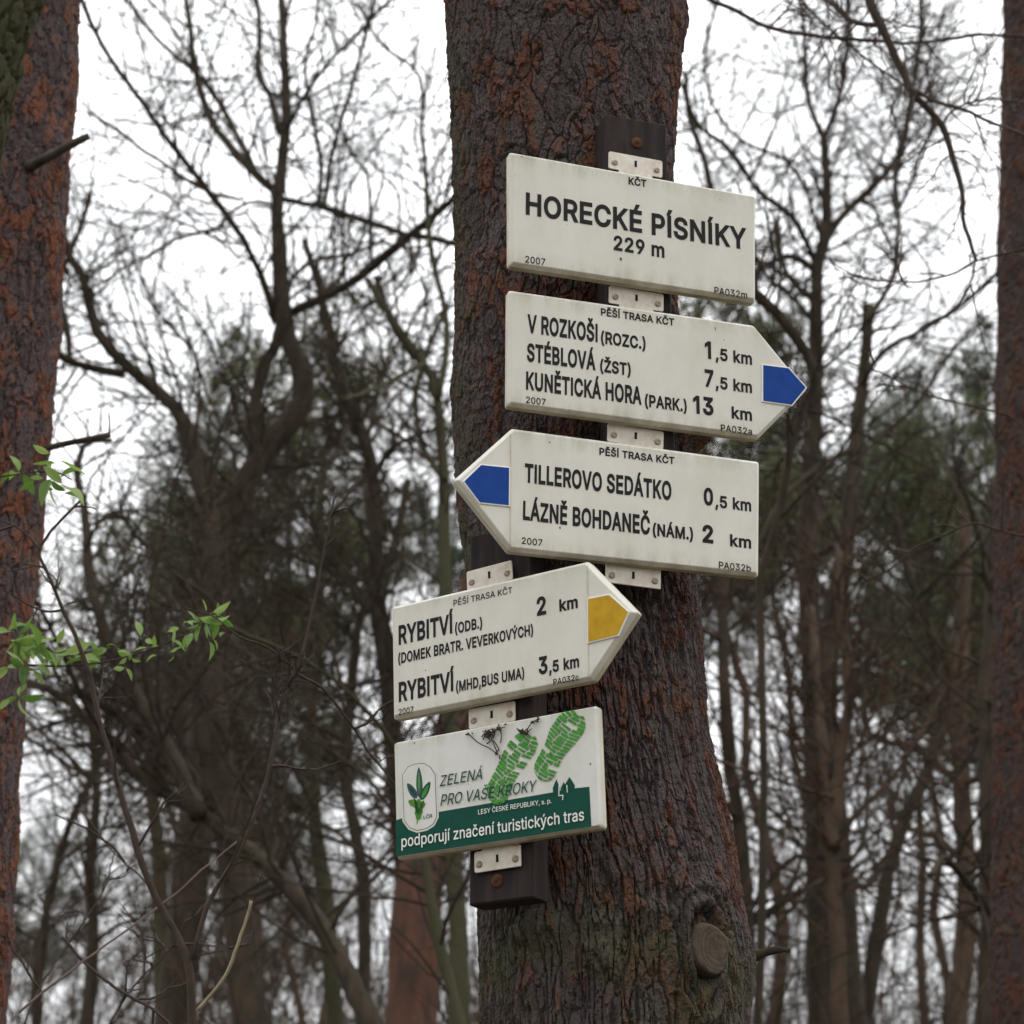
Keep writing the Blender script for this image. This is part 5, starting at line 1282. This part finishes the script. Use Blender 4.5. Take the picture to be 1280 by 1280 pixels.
near_branch('dark bramble stem crossing the bottom left corner', 'bramble_stem', 'twig', 4.9,
    [([(78, 1172), (110, 1210), (150, 1240), (190, 1262), (230, 1300)], 3, 2.6, 0, 0), ([(26, 1290), (50, 1230), (90, 1170), (130, 1110), (145, 1060)], 2.2, 1.2, .1, .3),
     ([(130, 1290), (170, 1230), (205, 1195), (238, 1140)], 2, 1, .2, .2)], M['twig_near'], 14, 0.10, 260)

# ---------------------------------------------------------------- leafy sprigs
M['leaf'], nl, bl = nodes('fresh_leaf')
bl.inputs['Roughness'].default_value = 0.45
oi = nl.nodes.new('ShaderNodeObjectInfo')
cl = ramp(nl, oi.outputs['Random'], [(0.0, (0.09, 0.19, 0.03)), (0.5, (0.18, 0.30, 0.06)), (1.0, (0.30, 0.40, 0.12))])
nl.links.new(cl, bl.inputs['Base Color'])
tl = nl.nodes.new('ShaderNodeBsdfTranslucent'); nl.links.new(cl, tl.inputs['Color'])
ms = nl.nodes.new('ShaderNodeMixShader'); ms.inputs[0].default_value = 0.45
nl.links.new(bl.outputs[0], ms.inputs[1]); nl.links.new(tl.outputs[0], ms.inputs[2])
nl.links.new(ms.outputs[0], nl.nodes['Material Output'].inputs['Surface'])


def leaf_mesh(fold, curl):
    rows_ = np.array([0, .12, .3, .5, .72, .9, 1.0]); wd = np.array([0.02, .11, .18, .20, .15, .06, 0.0])
    v = []
    for t, wv in zip(rows_, wd):
        z = -curl * t * t
        v += [(-wv, t, z + fold * wv), (0, t, z), (wv, t, z + fold * wv)]
    f_ = []
    for i in range(len(rows_) - 1):
        for j in (0, 1): a = i * 3 + j; f_.append((a, a + 1, a + 4, a + 3))
    # petiole
    n0 = len(v); v += [(-.012, -.25, .02), (.012, -.25, .02), (.012, .02, 0), (-.012, .02, 0)]
    f_.append((n0, n0 + 1, n0 + 2, n0 + 3))
    return mesh_arrays('leaf', np.array(v, float), [np.array(f_)])


LEAF = [leaf_mesh(a, b) for a, b in ((.5, .15), (.8, .3), (.3, -.1), (.6, .45))]
for l_ in LEAF: l_.materials.append(M['leaf'])


def leafy(label, Y, stem, w0, w1, clusters, seed):
    g_ = np.random.default_rng(seed)
    P = limb_path(stem, Y, Y, 24, 0.6, g_); R = limb_rad(w0, w1, Y, 24, g_)
    root = empty('leafy_sprig', P[0], label, 'sprig')
    g = Geo(); g.tube1(P, R, 6)
    world_part('stem', g.mesh('stem'), M['twig_near'], root)
    for cx, cy, n_, size, sp in clusters:
        for k in range(n_ + n_ // 2):
            c0 = at(cx + g_.normal() * sp, cy + g_.normal() * sp * 0.5, Y + g_.normal() * 0.02)
            L_ = size * 1.05 * mpp(Y) * g_.uniform(.45, 1.2)
            a_ = g_.uniform(0, 2 * math.pi)
            d = norm(np.array([math.cos(a_), g_.normal() * .5, math.sin(a_) * 0.9 + 0.05]))
            up_ = norm(g_.normal(size=3) + np.array([0, -1.0, 0.8])); xa = norm(np.cross(d, up_)); za = np.cross(xa, d)
            o = bpy.data.objects.new('leaf', LEAF[g_.integers(4)]); COL.objects.link(o)
            o.parent = root
            m = Matrix.Identity(4)
            for i, c in enumerate((xa, d, za)):
                for j in range(3): m[j][i] = c[j] * L_
            m.translation = Vector(c0 + d * L_ * 0.2) - root.location
            o.matrix_basis = m
    return root


leafy('long twig of fresh green leaves reaching in from the left edge, leafiest at both ends', 4.6,
    [(-30, 835), (20, 832), (70, 833), (120, 830), (180, 815), (230, 795), (272, 776)], 3.2, 1.6,
    [(24, 795, 9, 26, 10), (30, 835, 9, 28, 10), (22, 870, 4, 26, 6), (55, 812, 9, 26, 12), (62, 838, 4, 24, 8), (92, 822, 5, 22, 10), (135, 812, 4, 20, 10), (148, 835, 2, 22, 6), (165, 818, 3, 18, 8),
     (200, 795, 3, 20, 7), (206, 812, 4, 18, 8), (232, 815, 3, 22, 8), (250, 782, 5, 20, 9), (268, 772, 10, 22, 9), (276, 795, 3, 22, 7)], 300)
leafy('short upper sprig with a few large green leaves against the left pine', 4.4,
    [(-30, 600), (14, 594), (50, 590), (75, 592), (90, 600)], 2.6, 1.5,
    [(25, 592, 3, 30, 7), (45, 600, 3, 24, 6), (65, 568, 1, 34, 2), (68, 575, 2, 32, 4), (72, 600, 3, 36, 6), (80, 610, 2, 34, 6)], 310)

# ---------------------------------------------------------------- woodland behind: prototypes and copies
def tree_proto(seed, H, kind):
    """bare tree built round the origin; returns root with parts trunk, limbs, twigs"""
    g_ = np.random.default_rng(seed)
    n = 16; z = np.linspace(0, H, n)
    wob = np.cumsum(g_.normal(size=(n, 2)) * H * 0.019, axis=0); wob -= wob[0]
    P = np.stack([wob[:, 0], wob[:, 1], z], 1); P[0, 2] = -0.1
    R = np.linspace(1, 0.10, n) ** 0.8 * (0.0042 * H + 0.012)
    root = empty('bare_tree', (0, 0, 0), '', 'tree')
    g = Geo(); g.tube1(P, R, 8)
    link('trunk', g.mesh('trunk'), BD, root)
    L1 = sprout(P[None], R[None], 30, (H * .14, H * .32), (25, 60), 8, 0.22, 0.16, 0.45, 0.012, 9, 0.15, 0.98, g=g_)
    g = Geo(); g.tubes(*L1, sides=5)
    L2 = sprout(*L1, 150, (H * .06, H * .16), (30, 60), 6, 0.16, 0.2, 0.55, 0.006, g=g_)
    g.tubes(*L2, sides=4)
    o = link('branches', g.mesh('branches'), BD, root); o['kind'] = 'stuff'
    g = Geo()
    L3 = sprout(*L2, 1200, (0.35, 1.0), (30, 65), 5, 0.1, 0.25, 0.6, 0.0042, g=g_); g.tubes(*L3, sides=3)
    L4 = sprout(*L3, 3000, (0.15, 0.5), (30, 65), 4, 0.05, 0.3, 0.7, 0.0036, g=g_); g.tubes(*L4, sides=3)
    o = link('twigs', g.mesh('twigs'), M['twig_red'] if kind else M['twig'], root); o['kind'] = 'stuff'
    return root


def needle_tufts(C, D, n_needles, length, width, g_):
    """C (n,3) centres, D (n,3) shoot directions -> verts, tri faces"""
    n = len(C)
    c = np.repeat(C, n_needles, 0); d = np.repeat(D, n_needles, 0)
    c = c + d * (g_.random((len(c), 1)) - 0.6) * length * 1.4
    dirn = norm(d * 0.7 + g_.normal(size=c.shape) * 0.75)
    side = norm(np.cross(dirn, g_.normal(size=c.shape))) * width
    ln = length * g_.uniform(.7, 1.15, (len(c), 1))
    v = np.stack([c - side, c + side, c + dirn * ln + side * 0.5, c + dirn * ln - side * 0.5], 1).reshape(-1, 3)
    return v, np.arange(len(c) * 4).reshape(-1, 4)


def pine_proto(seed, H, crown0, spread, tufts, mat, ntri=9):
    g_ = np.random.default_rng(seed)
    n = 16; z = np.linspace(0, H, n); wob = np.cumsum(g_.normal(size=(n, 2)) * H * 0.013, axis=0)
    P = np.stack([wob[:, 0], wob[:, 1], z], 1); P[0, 2] = -0.1
    R = np.linspace(1, 0.12, n) * (0.0075 * H + 0.02)
    root = empty('pine_tree', (0, 0, 0), '', 'tree')
    g = Geo(); g.tube1(P, R, 9); link('trunk', g.mesh('trunk'), M['bark_pine_far'], root)
    L1 = sprout(P[None], R[None], 40, (spread * .6, spread * 1.25), (55, 85), 7, 0.16, 0.16, 0.4, 0.014, 9, crown0, 0.99, g=g_)
    L2 = sprout(*L1, 330, (0.5, 1.3), (30, 65), 5, 0.15, 0.2, 0.55, 0.008, 9, 0.35, 1.0, g=g_)
    dead = sprout(P[None], R[None], 14, (0.5, 2.2), (60, 95), 5, -0.05, 0.15, 0.3, 0.010, 9, crown0 * .3, crown0, g=g_)
    g = Geo(); g.tubes(*L1, sides=5); g.tubes(*L2, sides=4); g.tubes(*dead, sides=4)
    o = link('branches', g.mesh('branches'), M['bark_pine_far'], root); o['kind'] = 'stuff'
    L3 = sprout(*L2, tufts, (0.2, 0.55), (25, 60), 3, 0.25, 0.2, 0.6, 0.004, 9, 0.4, 1.0, g=g_)
    g = Geo(); g.tubes(*L3, sides=3); o = link('twigs', g.mesh('twigs'), M['twig'], root); o['kind'] = 'stuff'
    ends = L3[0][:, -1]; dr = norm(L3[0][:, -1] - L3[0][:, -2] + np.array([0, 0, 0.05]))
    v, q = needle_tufts(ends, dr, ntri, 0.10, 0.008, g_)
    o = link('needles', mesh_arrays('needles', v, [q], False), mat, root); o['kind'] = 'stuff'
    return root


used_ = set()


def place(proto, loc, rz, s, label, group=None, name=None):
    kids = [c for c in bpy.data.objects if c.parent == proto] if proto.name not in KIDS else KIDS[proto.name]
    KIDS[proto.name] = kids
    if proto.name in used_:
        r = proto.copy(); COL.objects.link(r)
        for ch in kids:
            c = ch.copy(); COL.objects.link(c); c.parent = r
    else:
        r = proto; used_.add(proto.name)
    r.location = loc; r.rotation_euler = (0, 0, rz); r.scale = (s, s, s)
    r['label'] = label
    if group: r['group'] = group
    return r


KIDS = {}
g_ = np.random.default_rng(99)
pines = [pine_proto(401, 15, 0.72, 2.3, 3700, M['needles']), pine_proto(402, 17, 0.70, 2.5, 3900, M['needles_blue'])]
bares = [tree_proto(411, 14, 0), tree_proto(412, 13, 1), tree_proto(413, 16, 0)]


def px_x(px, Y, py=900):
    return at(px, py, Y)[0]


# pines one can point to: (pixel column, crown top pixel row, distance, proto, label)
PINES = [(1195, 462, 42, 1, 'round topped dark pine beside the slim pine at the right edge'),
         (1000, 335, 30, 0, 'pine crown standing right of the top two signs behind bare branches'),
         (905, 470, 33, 1, 'pine crown just behind the right side of the signpost tree'),
         (1110, 560, 36, 0, 'lower green pine crown right of the blue arrow'),
         (1075, 500, 46, 1, 'far green pine in the middle of the right hand crowns'),
         (455, 400, 27, 0, 'olive green pine crown between the big forked tree and the signs'),
         (345, 520, 36, 1, 'bluish green pine behind the bend of the big forked trunk'),
         (545, 545, 33, 1, 'dim pine crown close behind the left side of the signpost tree'),
         (242, 605, 45, 0, 'small distant pine top left of the bend of the forked trunk'),
         (420, 700, 40, 0, 'low green pine crown left of the yellow arrow sign'),
         (310, 800, 48, 1, 'faint low pine in the thicket left of the signs'),
         (1240, 620, 34, 0, 'green pine crown behind the slim pine on the right')]
for px, top, Y, k, lb in PINES:
    H = at(px, top + 55, Y)[2]; base = (15, 17)[k]
    place(pines[k], (px_x(px, Y), Y, 0), g_.uniform(0, 6.28), H / base, lb)
# rest of the wood
cnt = 0
for Y0, Y1, n_, top_lo, top_hi in ((18, 28, 7, 760, 1120), (28, 42, 12, 800, 1150), (42, 60, 14, 900, 1180)):
    for k in range(n_):
        Y = g_.uniform(Y0, Y1)
        half = 760 * mpp(Y)
        x = -half * 1.35 + (k + g_.random()) / n_ * 2 * half * 1.35
        H = at(640, g_.uniform(top_lo, top_hi), Y)[2]
        place(bares[g_.integers(3)], (x, Y, 0), g_.uniform(0, 6.28), H / 14.0, 'slender leafless tree of the blurred brown woodland behind', 'leafless trees of the far woodland')
for Y0, Y1, n_ in ((50, 70, 7),):
    for k in range(n_):
        Y = g_.uniform(Y0, Y1); half = 760 * mpp(Y)
        x = -half * 1.3 + (k + g_.random()) / n_ * 2 * half * 1.3
        H = at(640, g_.uniform(1060, 1160), Y)[2]
        place(pines[g_.integers(2)], (x, Y, 0), g_.uniform(0, 6.28), H / 16.0, 'low hazy pine of the blurred woodland behind', 'small pines of the far woodland')


# tall brushwood thicket
def thicket(seed, n_st, x0, x1, Y0, Y1, h0, h1, mat, label, thick=1.0):
    g_ = np.random.default_rng(seed)
    K = 9; Pn = np.empty((n_st, K, 3)); Rn = np.empty((n_st, K))
    Y = g_.uniform(Y0, Y1, n_st); X = g_.uniform(x0, x1, n_st) * Y
    d = norm(np.stack([g_.normal(size=n_st) * .16, g_.normal(size=n_st) * .16, np.ones(n_st)], 1)); H = g_.uniform(h0, h1, n_st) * Y
    Pn[:, 0] = np.stack([X, Y, np.full(n_st, -0.05)], 1)
    for j in range(1, K):
        Pn[:, j] = Pn[:, j - 1] + d * (H / (K - 1))[:, None]
        d = norm(d + g_.normal(size=(n_st, 3)) * 0.10)
    Rn[:] = np.linspace(0.022, 0.006, K)[None] * g_.uniform(.6, 1.3, (n_st, 1))
    g = Geo(); g.tubes(Pn, Rn, sides=4)
    A = sprout(Pn, Rn, n_st * 8, (0.6, 1.8), (25, 60), 5, 0.15, 0.2, 0.5, 0.005 * thick, 9, 0.3, 1.0, g=g_); g.tubes(*A, sides=3)
    B = sprout(*A, n_st * 36, (0.25, 0.9), (25, 65), 4, 0.1, 0.25, 0.6, 0.0035 * thick, g=g_); g.tubes(*B, sides=3)
    o = link('brushwood_thicket', g.mesh('brushwood_thicket'), mat)
    tag(o, label, 'thicket', None, 'stuff')


thicket(500, 120, -0.30, 0.30, 12, 22, 0.20, 0.33, M['twig_red'], 'dense reddish brown brushwood filling the lower part of the wood')
thicket(501, 150, -0.30, 0.30, 22, 38, 0.17, 0.28, M['twig'], 'farther dark brushwood between the trunks')

# the pines around and behind the viewer, which shade the signs from the front
for k in range(14):
    a_ = math.radians(-78 + k * 12 + g_.uniform(-4, 4)); d_ = g_.uniform(8, 15)
    place(pines[k % 2], (math.sin(a_) * d_, -math.cos(a_) * d_ + 1.0, 0), g_.uniform(0, 6.28), g_.uniform(0.9, 1.15), 'tall pine standing in the wood behind the viewpoint', 'pines behind the viewpoint')


thicket(502, 55, -0.28, 0.28, 9.5, 17, 0.20, 0.40, M['twig_red'], 'tall crooked saplings and brush tangled between the nearer trunks')

thicket(503, 240, -0.30, 0.30, 22, 34, 0.21, 0.30, M['twig_red'], 'dense dim belt of brush at the back of the wood', 1.7)
thicket(504, 200, -0.30, 0.30, 40, 60, 0.17, 0.25, M['twig'], 'farthest dark brush between the distant trunks', 2.4)
